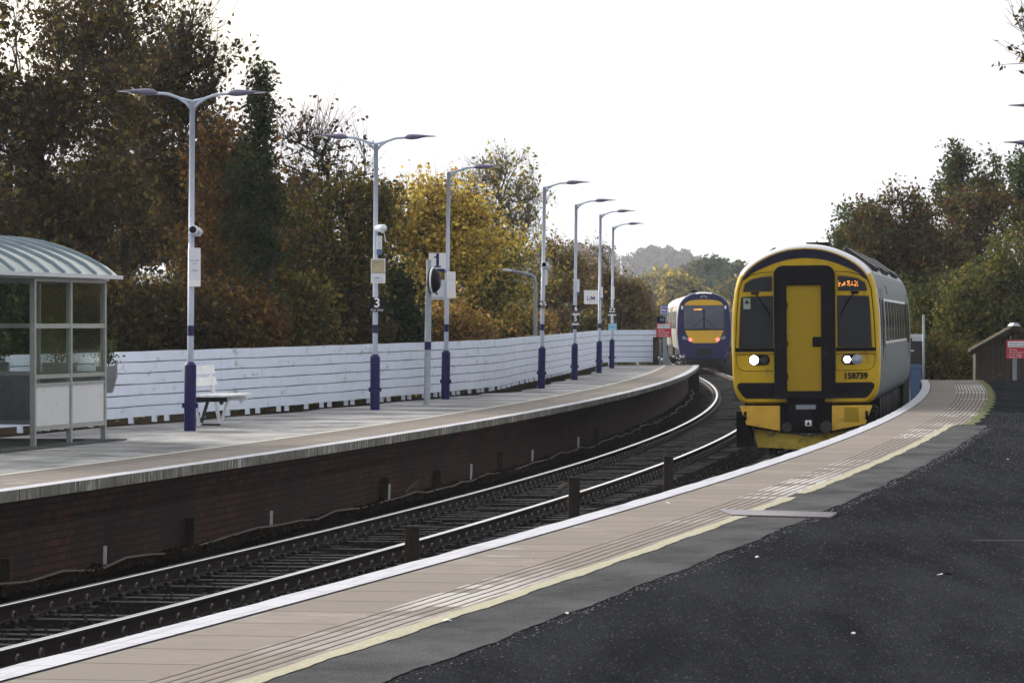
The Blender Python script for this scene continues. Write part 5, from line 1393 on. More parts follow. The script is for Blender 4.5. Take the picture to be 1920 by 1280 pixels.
# cage of cables
Yg = 176.0
e = empty('wire_cage', (W(1265, Yg), Yg, -0.28), rz=R(-4)); tag(e, 'wire mesh cage beside the far track with cables heaped on top', 'cage')
ww = 0.34; hh = 1.05
b_ = MB()
for k in range(5):
    x = -ww + 2 * ww * k / 4
    for y in (-0.5, 0.5): b_.tube([(x, y, 0), (x, y, hh)], 0.012, 4)
for k in range(6):
    z = hh * k / 5
    for y in (-0.5, 0.5): b_.tube([(-ww, y, z), (ww, y, z)], 0.012, 4)
    for x in (-ww, ww): b_.tube([(x, -0.5, z), (x, 0.5, z)], 0.012, 4)
b_.build('mesh_panel', 'galvanised', e)
e2 = empty('cable_heap', (W(1264, Yg), Yg, -0.28 + hh)); tag(e2, 'tangle of black cable with painted glints heaped on the wire cage', 'cable')
b_ = MB(); b_.smooth = True
rd = random.Random(21)
for k in range(16):
    p0 = Vector((rd.uniform(-ww, ww), rd.uniform(-0.4, 0.4), rd.uniform(0.02, 0.25))); pts = [p0]
    for q in range(6): p0 = p0 + Vector((rd.uniform(-0.18, 0.18), rd.uniform(-0.2, 0.2), rd.uniform(-0.09, 0.09))); p0.z = max(0.03, p0.z); p0.x = max(-ww - .08, min(ww + .08, p0.x)); pts.append(p0.copy())
    b_.tube(pts, 0.035, 6)
b_.build('cable', 'cable_black', e2)
b_ = MB()
for k in range(14):
    x, y, z = rd.uniform(-ww, ww), rd.uniform(-0.5, 0.0), rd.uniform(0.02, 0.34); b_.bar((x, y, z), (x + rd.uniform(-0.12, 0.12), y - 0.05, z + rd.uniform(-0.03, 0.05)), 0.05, 0.035)
b_.build('cable_glint', 'sign_bright', e2)  # pale bars laid on the cables to imitate glints of light

# ------------------------------------------------------------------ right side beyond the platform
Yp = 116.8
e, p = red_sign(1887, 1935, 637, 672, True, Yp, 'red and white trespass warning sign in front of the wooden hut', 1903, 'grey post under the red sign in front of the hut', 'red trespass warning signs')
p.location.z = PZ - 0.3
b_ = MB(); b_.box(-0.055, 0.055, -0.03, 0.03, 0, H(640, Yp) - PZ + 0.3); b_.build('post', 'galvanised', p)
Yh = 128.0
def hut():
    e = empty('wooden_hut', (W(1905, Yh), Yh, 0.30), rz=R(-5)); tag(e, 'dark plank hut with a mossy pitched roof beyond the right platform end', 'hut')
    zr = H(613, Yh) - 0.30; ze = H(655, Yh) - 0.30; hw = (1905 - 1830) / F * Yh; D = 4.0
    b_ = MB()
    n = 16
    for k in range(n):
        x0 = -hw + 2 * hw * k / n; x1 = -hw + 2 * hw * (k + 1) / n - 0.012
        zt = lambda x: ze + (zr - ze) * (1 - abs(x) / hw) - 0.04
        yo = random.uniform(-0.006, 0.006)
        b_.prism([(x0, 0), (x1, 0), (x1, zt(x1)), (x0, zt(x0))], yo, 0.03 + yo)
    b_.box(-hw, -hw + 0.03, 0.03, D, 0, ze - 0.05); b_.box(hw - 0.03, hw, 0.03, D, 0, ze - 0.05); b_.box(-hw, hw, D - 0.03, D, 0, ze - 0.05)
    b_.build('wall', 'hut_wood', e)
    for sg in (-1, 1):
        r_ = MB(); q = 14; dx = sg * (hw + 0.16); dz = (zr - ze) / hw * (hw + 0.16)
        for j in range(q):
            y0 = -0.2 + (D + 0.4) * j / q; y1 = y0 + (D + 0.4) / q * 0.96; o_ = random.uniform(0, 0.012)
            r_.add([(0, y0, zr + 0.02 + o_), (dx, y0, zr - dz + 0.02 + o_), (dx, y1, zr - dz + 0.02 + o_), (0, y1, zr + 0.02 + o_), (0, y0, zr + 0.07 + o_), (dx, y0, zr - dz + 0.07 + o_), (dx, y1, zr - dz + 0.07 + o_), (0, y1, zr + 0.07 + o_)],
                   [(0, 1, 2, 3), (4, 7, 6, 5), (0, 4, 5, 1), (1, 5, 6, 2), (2, 6, 7, 3), (3, 7, 4, 0)])
        r_.build('roof', 'hut_roof', e)
        f_ = MB(); f_.add([(0, -0.22, zr + 0.03), (dx, -0.22, zr - dz + 0.03), (dx, -0.22, zr - dz - 0.10), (0, -0.22, zr - 0.10), (0, -0.2, zr + 0.03), (dx, -0.2, zr - dz + 0.03), (dx, -0.2, zr - dz - 0.10), (0, -0.2, zr - 0.10)],
                   [(0, 1, 2, 3), (4, 7, 6, 5), (0, 4, 5, 1), (1, 5, 6, 2), (2, 6, 7, 3), (3, 7, 4, 0)]); f_.build('barge_board', 'timber_dark', e)
    b_ = MB(); b_.prism([(-0.14, zr + 0.03), (0.14, zr + 0.03), (0.05, zr + 0.12), (-0.05, zr + 0.12)], -0.24, D + 0.24); b_.build('ridge_cap', 'flashing', e)
hut()
Yc = 127.0
e = empty('relay_cabinet', (W(1724, Yc), Yc + 3, -0.28)); tag(e, 'dark lineside cabinet with a pale flat roof behind the train', 'cabinet')
w_ = 0.42
b_ = MB(); b_.box(-w_, w_, 0, 0.6, 0.0, H(633, Yc) + 0.28 - 0.02); b_.build('body', 'cast_dark', e)
b_ = MB(); b_.box(-w_ - 0.04, w_ + 0.04, -0.04, 0.64, H(633, Yc) + 0.28 - 0.02, H(627, Yc) + 0.28); b_.build('roof', 'flashing', e)
b_ = MB(); b_.box(-w_ + 0.02, 0.12, -0.02, 0.0, H(660, Yc) + 0.28, H(657, Yc) + 0.28); b_.box(0.06, 0.4, -0.02, 0, H(640, Yc) + 0.28, H(634, Yc) + 0.28); b_.build('fitting', 'flashing', e)
e = empty('signal_pole', (W(1732, Yc), Yc, -0.28)); tag(e, 'thin plain grey pole standing in front of the dark lineside cabinet', 'pole')
b_ = MB(); b_.smooth = True; b_.lathe([(0.035, 0), (0.035, H(590, Yc) + 0.28)], 10); b_.build('pole', 'shelter_seam', e)
b_ = MB(); b_.box(-0.06, 0.06, -0.05, 0.05, 0.0, 0.06); b_.build('base', 'galvanised', e)
Yq = 122.0
e = empty('grit_bin', (W(1716, Yq), Yq, -0.28)); tag(e, 'narrow blue grey bin with a lid standing beside the train', 'bin')
b_ = MB(); b_.prism([(-0.145, 0.0), (0.145, 0.0), (0.155, H(690, Yq) + 0.28), (-0.155, H(690, Yq) + 0.28)], -0.18, 0.18); b_.build('body', 'cabinet_blue', e, bevel=0.01)
b_ = MB(); b_.prism(rr(-0.175, H(690, Yq) + 0.28, 0.175, H(683, Yq) + 0.28, rs=(0.0, 0.0, 0.04, 0.04), n=3), -0.2, 0.2); b_.build('lid', 'cabinet_blue', e)

# lamp posts of the right platform (only their heads reach into the picture)
for px, py, hpx, lab in ((1889, 198, 2021, 'lamp post beyond the right edge, nearer of two, its lamp head in view'), (1880, 267, 1990, 'lamp post beyond the right edge, farther of two, its lamp head in view')):
    zh = 4.8 + 0.12 - 1.585; Yp = F * zh / (HOR - py); xx = W(px, Yp) + 1.1
    e = empty('lamp_post', (xx, Yp, PZ)); tag(e, lab, 'lamp post', 'lamp posts of the right platform')
    b_ = MB(); b_.smooth = True; b_.lathe([(0.047, 0.0), (0.047, 2.6), (0.042, 2.61), (0.042, 4.8)], 14); b_.build('pole', 'pole_grey', e)
    b_ = MB(); b_.lathe([(0.088, 0), (0.088, 0.95), (0.05, 1.0)], 10); b_.build('sleeve', 'navy_paint', e)
    lantern(e, 4.8, (1, -1))
# street lamp behind the fence
Ys_ = 119.5
e = empty('street_lamp', (W(1004, Ys_), Ys_, 0.6)); tag(e, 'old grey street lamp with a bent arm among the trees behind the fence', 'street lamp')
b_ = MB(); b_.smooth = True
pt = lambda px, py: (W(px, Ys_) - W(1004, Ys_), 0, H(py, Ys_) - 0.6)
b_.tube([(0, 0, 0), pt(1004, 600), pt(1004, 530), pt(1002, 521), pt(997, 516), pt(975, 511), pt(958, 508)], [0.06, 0.055, 0.05, 0.05, 0.048, 0.045, 0.04], 10); b_.build('pole', 'galvanised', e)
x0, _, z0 = pt(958, 507); x1, _, z1 = pt(935, 506)
b_ = MB(); b_.prism([(x0 + 0.02, z0 + 0.03), (x0 - 0.10, z0 + 0.055), (x1, z1 + 0.02), (x1, z1 - 0.01), (x0 - 0.05, z0 - 0.03), (x0 + 0.02, z0 - 0.03)], -0.1, 0.1); b_.build('lamp_head', 'sign_white', e, bevel=0.01)

# planters
def planter(px, py, Yp, label, sz=0.16, side=1):
    e = empty('planter', (W(px, Yp), Yp, H(py, Yp))); tag(e, label, 'planter', 'planters hung on the fence')
    b_ = MB(); b_.prism([(-sz, 0.0), (-sz * 0.55, -0.24), (sz * 0.55, -0.24), (sz, 0.0), (sz, 0.16), (-sz, 0.16)], -0.12, 0.12); b_.build('trough', 'planter', e, bevel=0.01)
    b_ = MB()
    for k in range(18):
        a = Vector((random.uniform(-sz * .6, sz * .6), random.uniform(-.06, .06), 0.14)); c_ = a + Vector((random.uniform(-.1, .1), random.uniform(-.08, .08), random.uniform(0.15, 0.38))); b_.tube([a, (a + c_) / 2 + Vector((0, 0, .03)), c_], 0.004, 3)
    b_.build('stem', 'bark', e)
    n = 420; P_ = rng.normal(0, 1, (n, 3)) * np.array([sz * .55, 0.07, 0.11]) + np.array([0, 0, 0.32])
    V, Fq, C = leaf_quads(P_, 0.022, [(0.05, 0.075, 0.03), (0.03, 0.045, 0.02), (0.09, 0.11, 0.06)])
    o = bpy.data.objects.new('foliage', add_mesh('foliage', V, Fq, 'leaf', C)); col.objects.link(o); o.parent = e

# ------------------------------------------------------------------ vegetation
def leaf_quads(P, size, palette, weights=None, jit=0.3, dirs=None):
    n = len(P)
    pal = np.array(palette); w = np.array(weights if weights is not None else [1] * len(pal), float); w /= w.sum()
    c = pal[rng.choice(len(pal), n, p=w)] * (1 + rng.uniform(-jit, jit, (n, 1)))
    a = rng.normal(0, 1, (n, 3)); a /= np.linalg.norm(a, axis=1)[:, None]
    b = rng.normal(0, 1, (n, 3)); b -= a * (a * b).sum(1)[:, None]; b /= np.linalg.norm(b, axis=1)[:, None]
    nrm = np.cross(a, b)
    s = size * rng.uniform(0.35, 1.5, (n, 1))
    v = np.stack([P - a * s, P - b * s * 0.62 + nrm * s * 0.22 - a * s * 0.1, P + a * s, P + b * s * 0.62 + nrm * s * 0.22 - a * s * 0.1], 1).reshape(-1, 3)
    f = np.arange(n * 4).reshape(n, 4)
    return v, f, np.repeat(np.clip(c, 0.004, 1), 4, axis=0)

def tubes_np(b_, paths):
    for pts, rad, n in paths: b_.tube(pts, rad, n, cap=False)

def bez(p0, d0, p1, k=6, sag=0.0):
    """curve that leaves p0 along d0 and ends in p1"""
    L = np.linalg.norm(p1 - p0); c = p0 + d0 * L * 0.5
    t = np.linspace(0, 1, k)[:, None]
    q = (1 - t) ** 2 * p0 + 2 * t * (1 - t) * c + t ** 2 * p1
    q[1:-1] += rng.normal(0, L * 0.025, (k - 2, 3))
    return q

def tree(name, base, height, blobs, palette, label, cat='tree', group=None, weights=None, n2=130, n3=900, leaves=11, leaf=0.055, bare=0.15,
         trunk_r=0.16, fork=0.28, lean=(0, 0), top_bare=0.5, stems=1, bark='bark', twig_len=0.75, up=0.55, spray=0.22, limbs=10):
    """tree grown into a set of crown lumps: limbs, branches and twigs as one mesh, leaves on the twigs as another.
    blobs: (dx, dy, zc, rx, ry, rz) relative to the base"""
    base = np.array(base, float)
    e = empty(name, tuple(base)); tag(e, label, cat, group)
    B = np.array(blobs, float); vol = (B[:, 3] * B[:, 4] * B[:, 5]) ** 0.8; pv = vol / vol.sum()
    def sample(n, rmin=0.0):
        k = rng.choice(len(B), n, p=pv); d = rng.normal(0, 1, (n, 3)); d /= np.linalg.norm(d, axis=1)[:, None]
        r = (rmin + (1 - rmin) * rng.uniform(0, 1, (n, 1))) ** (1 / 2.2)
        return B[k, :3] + d * r * B[k, 3:6]
    paths = []
    nodes = []; ndir = []
    for s_ in range(stems):
        off = np.array([rng.normal(0, 0.35), rng.normal(0, 0.35), 0]) if stems > 1 else np.zeros(3)
        hh_ = height * rng.uniform(0.7, 0.95)
        top = np.array([lean[0] * height + (off[0] * 1.6), lean[1] * height + off[1] * 1.6, hh_ * (0.7 if stems > 1 else 1.0)])
        t = np.linspace(0, 1, 9)[:, None]
        tr_ = off + t * (top - off) + np.c_[np.sin(t * 3 + s_) * 0.05 * height * 0.5, np.cos(t * 2.3 + s_) * 0.02 * height, np.zeros_like(t)]
        r0 = trunk_r / math.sqrt(stems)
        rad = list(r0 * (1 - 0.85 * t[:, 0]) + 0.012)
        rad[0] *= 1.25
        paths.append((tr_, rad, 8))
        for i in range(1, 9):
            if t[i, 0] >= fork * 0.8:
                for j in range(2): q = tr_[i - 1] + (tr_[i] - tr_[i - 1]) * (j / 2); nodes.append(q); ndir.append((tr_[i] - tr_[i - 1]) / np.linalg.norm(tr_[i] - tr_[i - 1]))
    trn = np.array(nodes); trd = np.array(ndir)
    N_ = [trn]; D_ = [trd]; RR = [np.full(len(trn), trunk_r * 0.35)]
    tips = sample(limbs, 0.5)
    for p in tips:
        cost = np.linalg.norm(trn - p, axis=1) + np.maximum(0, trn[:, 2] - p[2] + 0.25 * np.hypot(trn[:, 0] - p[0], trn[:, 1] - p[1]) * up * 2) * 2.0
        k = int(np.argmin(cost)); d = (p - trn[k]); L = np.linalg.norm(d) + 1e-6; d0 = d / L * 0.6 + np.array([0, 0, up]); d0 /= np.linalg.norm(d0)
        q = bez(trn[k], d0, p, 8); r = min(trunk_r * 0.5, 0.018 * L + 0.02)
        paths.append((q, list(np.linspace(r, 0.012, 8)), 6))
        N_.append(q[2:]); dd = np.diff(q, axis=0); dd /= np.linalg.norm(dd, axis=1)[:, None]; D_.append(dd[1:])
    P1 = np.concatenate(N_); D1 = np.concatenate(D_)
    N2 = []; D2 = []
    for p in sample(n2, 0.25):
        cost = np.linalg.norm(P1 - p, axis=1) + np.maximum(0, P1[:, 2] - p[2]) * 1.2
        k = int(np.argmin(cost)); d = p - P1[k]; L = np.linalg.norm(d) + 1e-6
        if L > height * 0.6: continue
        d0 = d / L * 0.5 + D1[k] * 0.4 + np.array([0, 0, up * 0.7]); d0 /= np.linalg.norm(d0)
        q = bez(P1[k], d0, p, 6)
        paths.append((q, list(np.linspace(min(0.03, 0.010 + 0.008 * L), 0.006, 6)), 4))
        dd = np.diff(q, axis=0); dd /= np.linalg.norm(dd, axis=1)[:, None] + 1e-9
        N2.append(q[1:]); D2.append(dd)
    P2 = np.concatenate(N2); D2 = np.concatenate(D2)
    zmax = P2[:, 2].max(); zmin = P2[:, 2].min()
    idx = rng.integers(0, len(P2), n3); LP = []
    for k in idx:
        p = P2[k]; rd_ = rng.normal(0, 1, 3); rd_ /= np.linalg.norm(rd_)
        d = D2[k] * 0.8 + rd_ * 0.8 + np.array([0, 0, up * 0.8]); d /= np.linalg.norm(d)
        L = twig_len * rng.uniform(0.4, 1.3)
        q = np.array([p, p + d * L * 0.5 + rng.normal(0, 0.02, 3), p + d * L + np.array([0, 0, 0.06 * L])])
        paths.append((q, [0.007, 0.005, 0.003], 3))
        hf = (p[2] - zmin) / (zmax - zmin + 1e-6)
        if rng.uniform() < bare + top_bare * max(0, hf - 0.55) * 2: nl = rng.integers(0, 3)
        else: nl = rng.poisson(leaves)
        if nl:
            t = rng.uniform(0.15, 1.05, nl)[:, None]
            LP.append(p + d * L * t + rng.normal(0, spray * 0.5, (nl, 3)))
    b_ = MB(); b_.smooth = True
    tubes_np(b_, paths)
    b_.build('trunk', bark, e, recalc=False)
    LP = np.concatenate(LP); LP = LP[LP[:, 2] > -0.2]
    V, Fq, C = leaf_quads(LP, leaf, palette, weights)
    o = bpy.data.objects.new('crown', add_mesh('crown', V, Fq, 'leaf', C)); col.objects.link(o); o.parent = e
    return e, len(LP)

BROWN = [(0.0646, 0.0462, 0.019), (0.0408, 0.0326, 0.015), (0.0816, 0.049, 0.0177), (0.0408, 0.0435, 0.0163), (0.136, 0.1088, 0.0306), (0.0476, 0.0306, 0.015)]
OLIVE = [(0.088, 0.092, 0.028), (0.052, 0.064, 0.0224), (0.16, 0.136, 0.036), (0.136, 0.088, 0.024)]
RUST = [(0.119, 0.056, 0.0182), (0.084, 0.0434, 0.0168), (0.07, 0.0525, 0.0196), (0.175, 0.112, 0.0315)]
GOLD = [(0.56, 0.42, 0.08), (0.44, 0.33, 0.07), (0.32, 0.27, 0.065), (0.62, 0.48, 0.10), (0.34, 0.20, 0.05)]
GOLDG = [(0.36, 0.30, 0.07), (0.18, 0.18, 0.05), (0.45, 0.34, 0.08), (0.11, 0.13, 0.04)]
AMBER = [(0.289, 0.17, 0.051), (0.204, 0.136, 0.0425), (0.34, 0.238, 0.068), (0.136, 0.119, 0.0382), (0.238, 0.1105, 0.0382)]
GREEN = [(0.050, 0.075, 0.025), (0.032, 0.052, 0.020), (0.08, 0.105, 0.03)]
IVY = [(0.016, 0.0272, 0.0128), (0.024, 0.0384, 0.016), (0.036, 0.0496, 0.0208)]
LIME = [(0.0902, 0.1092, 0.0285), (0.0617, 0.0808, 0.0256), (0.133, 0.1425, 0.038), (0.19, 0.152, 0.0427)]
PINKB = [(0.221, 0.1445, 0.0765), (0.1615, 0.1105, 0.0553), (0.1445, 0.1275, 0.0467), (0.272, 0.204, 0.0765)]
def bl(pxc, pyc, hw, hh_, Y, bx, bz, d=None, dy=0.0):
    """crown lump seen at that place and half size in the photograph, relative to a base at (bx, Y, bz)"""
    rx = hw / F * Y; rz = hh_ / F * Y
    return (W(pxc, Y) - bx, dy, H(pyc, Y) - bz, rx, d if d else max(rx * 0.8, 0.8), rz)
def T(name, px, Y, bz, topy, blobs, palette, label, **kw):
    bx = W(px, Y); h = H(topy, Y) - bz
    B = [bl(*b, Y, bx, bz) if len(b) == 4 else bl(*b[:4], Y, bx, bz, dy=b[4]) for b in blobs]
    return tree(name, (bx, Y, bz), h, B, palette, label, **kw)
NL = 0
HAZE = 0.00012
G_L = 'autumn trees behind the white fence'
def TT(*a, **k):
    global NL
    e, n = T(*a, **k); NL += n
TT('autumn_tree', 60, 84, 0.9, -60, [(60, 120, 200, 190), (-20, 330, 150, 180), (150, 300, 150, 170), (60, 500, 150, 120)], BROWN, 'big brown leaved tree at the left edge behind the shelter', group=G_L, leaf=0.065, trunk_r=0.22, n2=260, n3=2900, leaves=8, limbs=16)
TT('autumn_tree', 215, 92, 0.9, -80, [(210, 60, 150, 170), (250, 250, 130, 170), (180, 420, 120, 130)], BROWN, 'tall brown tree rising behind the first lamp post', group=G_L, trunk_r=0.2, n2=230, n3=2500, leaves=8, limbs=16, up=0.9, bare=0.25, leaf=0.06)
TT('twiggy_tree', 330, 88, 0.9, -10, [(350, 110, 85, 120), (330, 300, 110, 150), (380, 430, 90, 120)], BROWN, 'half bare twiggy tree between the first lamp post and the ivy column', group=G_L, trunk_r=0.15, n2=190, n3=1900, leaves=9, limbs=14, up=1.1, bare=0.3, top_bare=0.8, leaf=0.06)
TT('rust_leaved_tree', 440, 84, 0.9, 240, [(430, 330, 75, 90), (430, 470, 90, 100)], RUST, 'rust coloured tree low behind the white bench', group=G_L, n2=110, n3=900, leaves=10, trunk_r=0.1)
TT('leaning_tree', 560, 95, 0.9, 190, [(560, 330, 90, 110), (640, 290, 75, 80), (560, 480, 110, 110), (660, 400, 70, 80)], BROWN, 'sparse tree with long bare shoots left of the second lamp post', group=G_L, n2=150, n3=1100, leaves=6, trunk_r=0.13, up=1.0, bare=0.4, top_bare=1.0, lean=(0.1, 0))
TT('olive_tree', 650, 90, 0.9, 330, [(630, 470, 110, 120), (560, 540, 100, 90), (690, 420, 60, 80)], OLIVE, 'olive and yellow tree around the second lamp post', group=G_L, n2=140, n3=1300, leaves=10)
TT('golden_tree', 790, 118, 0.7, 325, [(770, 400, 80, 70), (860, 460, 110, 80), (740, 500, 90, 90), (830, 400, 70, 60)], GOLD, 'golden yellow tree above the platform number sign', group=G_L, n2=190, n3=2000, leaves=11, leaf=0.065, limbs=14)
TT('olive_tree', 880, 122, 0.7, 440, [(860, 560, 110, 90), (950, 520, 90, 90), (760, 590, 90, 60)], GOLDG, 'rounded green and gold tree behind the third lamp post', group=G_L, n2=180, n3=1800, leaves=11, leaf=0.06, limbs=12)
TT('bare_topped_tree', 930, 150, 0.3, 310, [(940, 385, 90, 95), (890, 380, 60, 70), (970, 430, 55, 80)], GOLDG, 'nearly bare fan shaped tree above the golden one', group=G_L, n2=240, n3=1900, leaves=1.6, bare=0.6, top_bare=0.3, trunk_r=0.2, up=1.2, limbs=20, bark='bark_pale', leaf=0.07, fork=0.15)
TT('brown_bush', 1040, 158, 0.3, 440, [(1040, 520, 55, 70), (1010, 590, 70, 60), (1080, 540, 50, 60)], PINKB, 'tall brownish bush behind the fourth and fifth lamp posts', cat='bush', group=G_L, n2=130, n3=1300, leaves=8, stems=4, up=1.0, leaf=0.065)
TT('brown_bush', 1120, 168, 0.2, 455, [(1115, 530, 45, 65), (1140, 580, 60, 55)], PINKB, 'brown bush with bare shoots around the L/M sign', cat='bush', group=G_L, n2=110, n3=1000, leaves=6, stems=4, up=1.1, leaf=0.07, bare=0.3, top_bare=1.0)
TT('brown_bush', 1178, 168, 0.2, 510, [(1175, 580, 42, 50), (1195, 600, 28, 40)], PINKB, 'lowest brown bush beside the farthest lamp post', cat='bush', group=G_L, n2=100, n3=900, leaves=7, stems=3, up=0.9, leaf=0.07, bare=0.25)
TT('autumn_tree', 130, 104, 0.9, 300, [(60, 420, 130, 100), (200, 430, 120, 90), (300, 400, 100, 90), (0, 480, 120, 100)], BROWN + OLIVE[:1], 'brown tree farther back, filling the gap over the shelter roof', group=G_L, n2=220, n3=2200, leaves=9, leaf=0.075, limbs=16, trunk_r=0.18)
TT('autumn_tree', 400, 106, 0.9, 260, [(350, 420, 110, 110), (450, 400, 100, 120), (530, 430, 80, 90)], BROWN[:4] + RUST[:1], 'brown tree farther back, between the first two lamp posts', group=G_L, n2=190, n3=2000, leaves=12, leaf=0.07, limbs=14, trunk_r=0.16)
# ivy column
TT('ivy_column', 487, 82, 0.9, 120, [(490, 142, 23, 26), (492, 215, 22, 45), (476, 330, 42, 75), (486, 440, 55, 85), (460, 580, 60, 60)], IVY + GREEN[:2] + BROWN[3:4], 'tall trunk clad in dark green ivy with a dense tuft on top', group=G_L, trunk_r=0.16, n2=170, n3=1100, leaves=9, bare=0.0, top_bare=0.0, twig_len=0.3, spray=0.16, leaf=0.045, up=0.2)
# dark understorey
G_U = 'dark undergrowth bushes along the back of the fence'
for px, Y, ty, hw, pal, lab in ((40, 78, 470, 110, GREEN, 'dark green bush seen through the shelter glass'), (190, 80, 500, 100, BROWN, 'low brown bush just right of the shelter roof'), (300, 79, 540, 90, BROWN, 'low dark bush left of the first lamp post'), (420, 80, 530, 90, RUST, 'low reddish bush behind the white bench'),
                                (520, 84, 520, 90, OLIVE, 'low olive bush right of the ivy column'), (620, 90, 545, 80, BROWN, 'low brown bush left of the 3 sign'), (735, 96, 500, 48, IVY, 'dark evergreen bush right of the second lamp post'),
                                (820, 108, 585, 80, AMBER, 'low russet bush behind the mirror post'), (940, 126, 570, 80, AMBER, 'low russet bush left of the old street lamp'), (1060, 166, 590, 60, OLIVE, 'low olive bush behind the 6 and S signs')):
    TT('bush', px, Y, 0.85, ty, [(px, (ty + 640) / 2 + 10, hw, (640 - ty) / 2), (px - hw * 0.5, 630, hw * 0.7, 40), (px + hw * 0.5, 630, hw * 0.7, 40)], pal, lab, cat='bush', group=G_U, n2=90, n3=900, leaves=13, stems=4, bare=0.05, top_bare=0.1, twig_len=0.5, trunk_r=0.08, fork=0.1, limbs=14)
# right side
G_R = 'trees beyond the end of the right platform'
TT('autumn_tree', 1690, 150, 0.0, 350, [(1680, 440, 85, 80), (1650, 520, 70, 90), (1740, 520, 70, 90)], RUST[:2] + BROWN[:3] + OLIVE[:3], 'brown tree right behind the roof of the yellow train', group=G_R, n2=190, n3=2000, leaves=11, leaf=0.075, limbs=14)
TT('dark_tree', 1615, 185, 0.0, 375, [(1620, 440, 50, 60), (1590, 480, 35, 50), (1640, 500, 45, 60)], GREEN, 'dark green tree just left of the brown one above the train', group=G_R, n2=130, n3=1300, leaves=10, leaf=0.08)
TT('autumn_tree', 1810, 160, 0.0, 330, [(1790, 430, 90, 70), (1860, 430, 80, 70), (1800, 560, 110, 90)], RUST[:2] + BROWN[:3] + OLIVE[:3], 'large russet tree in the middle of the right side', group=G_R, n2=200, n3=2200, leaves=11, leaf=0.075, limbs=14)
TT('tall_thin_tree', 1800, 175, 0.0, 262, [(1795, 330, 26, 55), (1785, 380, 40, 50)], GREEN + BROWN[:1], 'thin upright tree poking above the russet tree', group=G_R, n2=90, n3=420, leaves=7, up=1.3, bare=0.2, top_bare=0.5, leaf=0.09, trunk_r=0.1)
TT('tall_thin_tree', 1858, 178, 0.0, 275, [(1858, 340, 26, 50), (1850, 385, 34, 40)], GREEN + BROWN[:1], 'second thin upright tree above the russet tree, nearer the edge', group=G_R, n2=80, n3=380, leaves=6, up=1.3, bare=0.25, top_bare=0.6, leaf=0.09, trunk_r=0.1)
TT('tall_thin_tree', 1915, 165, 0.0, 290, [(1920, 350, 30, 60), (1925, 420, 50, 60)], GREEN, 'dark upright tree at the right edge under the lamp head', group=G_R, n2=90, n3=600, leaves=9, up=1.1, leaf=0.085, trunk_r=0.1)
TT('lime_bush', 1880, 138, 0.1, 450, [(1895, 510, 50, 60), (1840, 560, 50, 50), (1870, 610, 70, 50), (1930, 560, 60, 80), (1800, 610, 40, 40)], LIME, 'light green bushy tree behind the wooden hut', cat='bush', group=G_R, n2=170, n3=1900, leaves=12, leaf=0.065, stems=3, bare=0.05, top_bare=0.1)
TT('lime_bush', 1770, 140, 0.0, 520, [(1785, 575, 45, 50), (1735, 600, 45, 50), (1740, 660, 70, 50), (1820, 650, 60, 50)], LIME[:2] + GREEN[2:] + BROWN[:1], 'mixed green bush left of the wooden hut', cat='bush', group=G_R, n2=150, n3=1600, leaves=12, leaf=0.06, stems=4, bare=0.05, top_bare=0.1)
TT('bush', 1720, 136, -0.1, 600, [(1700, 660, 60, 50), (1770, 690, 70, 30), (1830, 690, 50, 25)], OLIVE, 'low olive bush behind the lineside cabinet', cat='bush', group=G_R, n2=90, n3=900, leaves=11, stems=4, bare=0.05, top_bare=0.1, leaf=0.055)
# overhanging tree whose twigs reach in at the top right corner
TT('overhanging_tree', 2080, 62, 0.9, 40, [(1990, 60, 90, 70), (2040, 130, 100, 80), (1935, 105, 45, 30)], BROWN, 'tree outside the right edge whose thin twigs hang into the top corner', group=G_R, n2=60, n3=150, leaves=2.0, bare=0.3, top_bare=0.0, twig_len=0.6, leaf=0.05, spray=0.1)
# middle distance
G_M = 'trees in the middle distance behind the trains'
for px, Y, ty, hw, hh_, pal, lab in (
    (1345, 726, 484, 42, 38, GREEN, 'dark green round tree above the gap between the trains'), (1395, 660, 492, 36, 40, GREEN + OLIVE[:1], 'dark tree cut off by the yellow train roof'), (1375, 594, 535, 45, 38, OLIVE, 'olive tree between the two trains'),
    (1280, 572, 522, 34, 26, GOLD[1:3] + OLIVE[:1], 'yellow round tree above the blue train'), (1240, 880, 508, 34, 28, GOLDG, 'pale golden tree left of the blue train roof'), (1300, 924, 500, 40, 30, OLIVE, 'greenish tree behind the yellow round one'),
    (1390, 305, 590, 40, 40, PINKB, 'brownish bush right of the blue train'), (1215, 660, 545, 36, 40, OLIVE + PINKB[:1], 'olive bush left of the ALL sign'), (1250, 325, 590, 36, 40, OLIVE, 'low green bush behind the ALL sign'), (1330, 325, 560, 40, 40, OLIVE + GOLD[1:2], 'soft olive tree hidden half behind the blue train')):
    sc = Y / 250
    TT('distant_tree', px, Y, -0.3, ty, [(px, ty + hh_, hw, hh_), (px - hw * .6, ty + hh_ * 1.7, hw * .7, hh_ * .8), (px + hw * .6, ty + hh_ * 1.7, hw * .7, hh_ * .8)], pal, lab, group=G_M, n2=90, n3=900, leaves=9, leaf=0.13 * sc, spray=0.5, twig_len=0.6 * sc, bare=0.02, top_bare=0.05, fork=0.15, trunk_r=0.2 * sc)
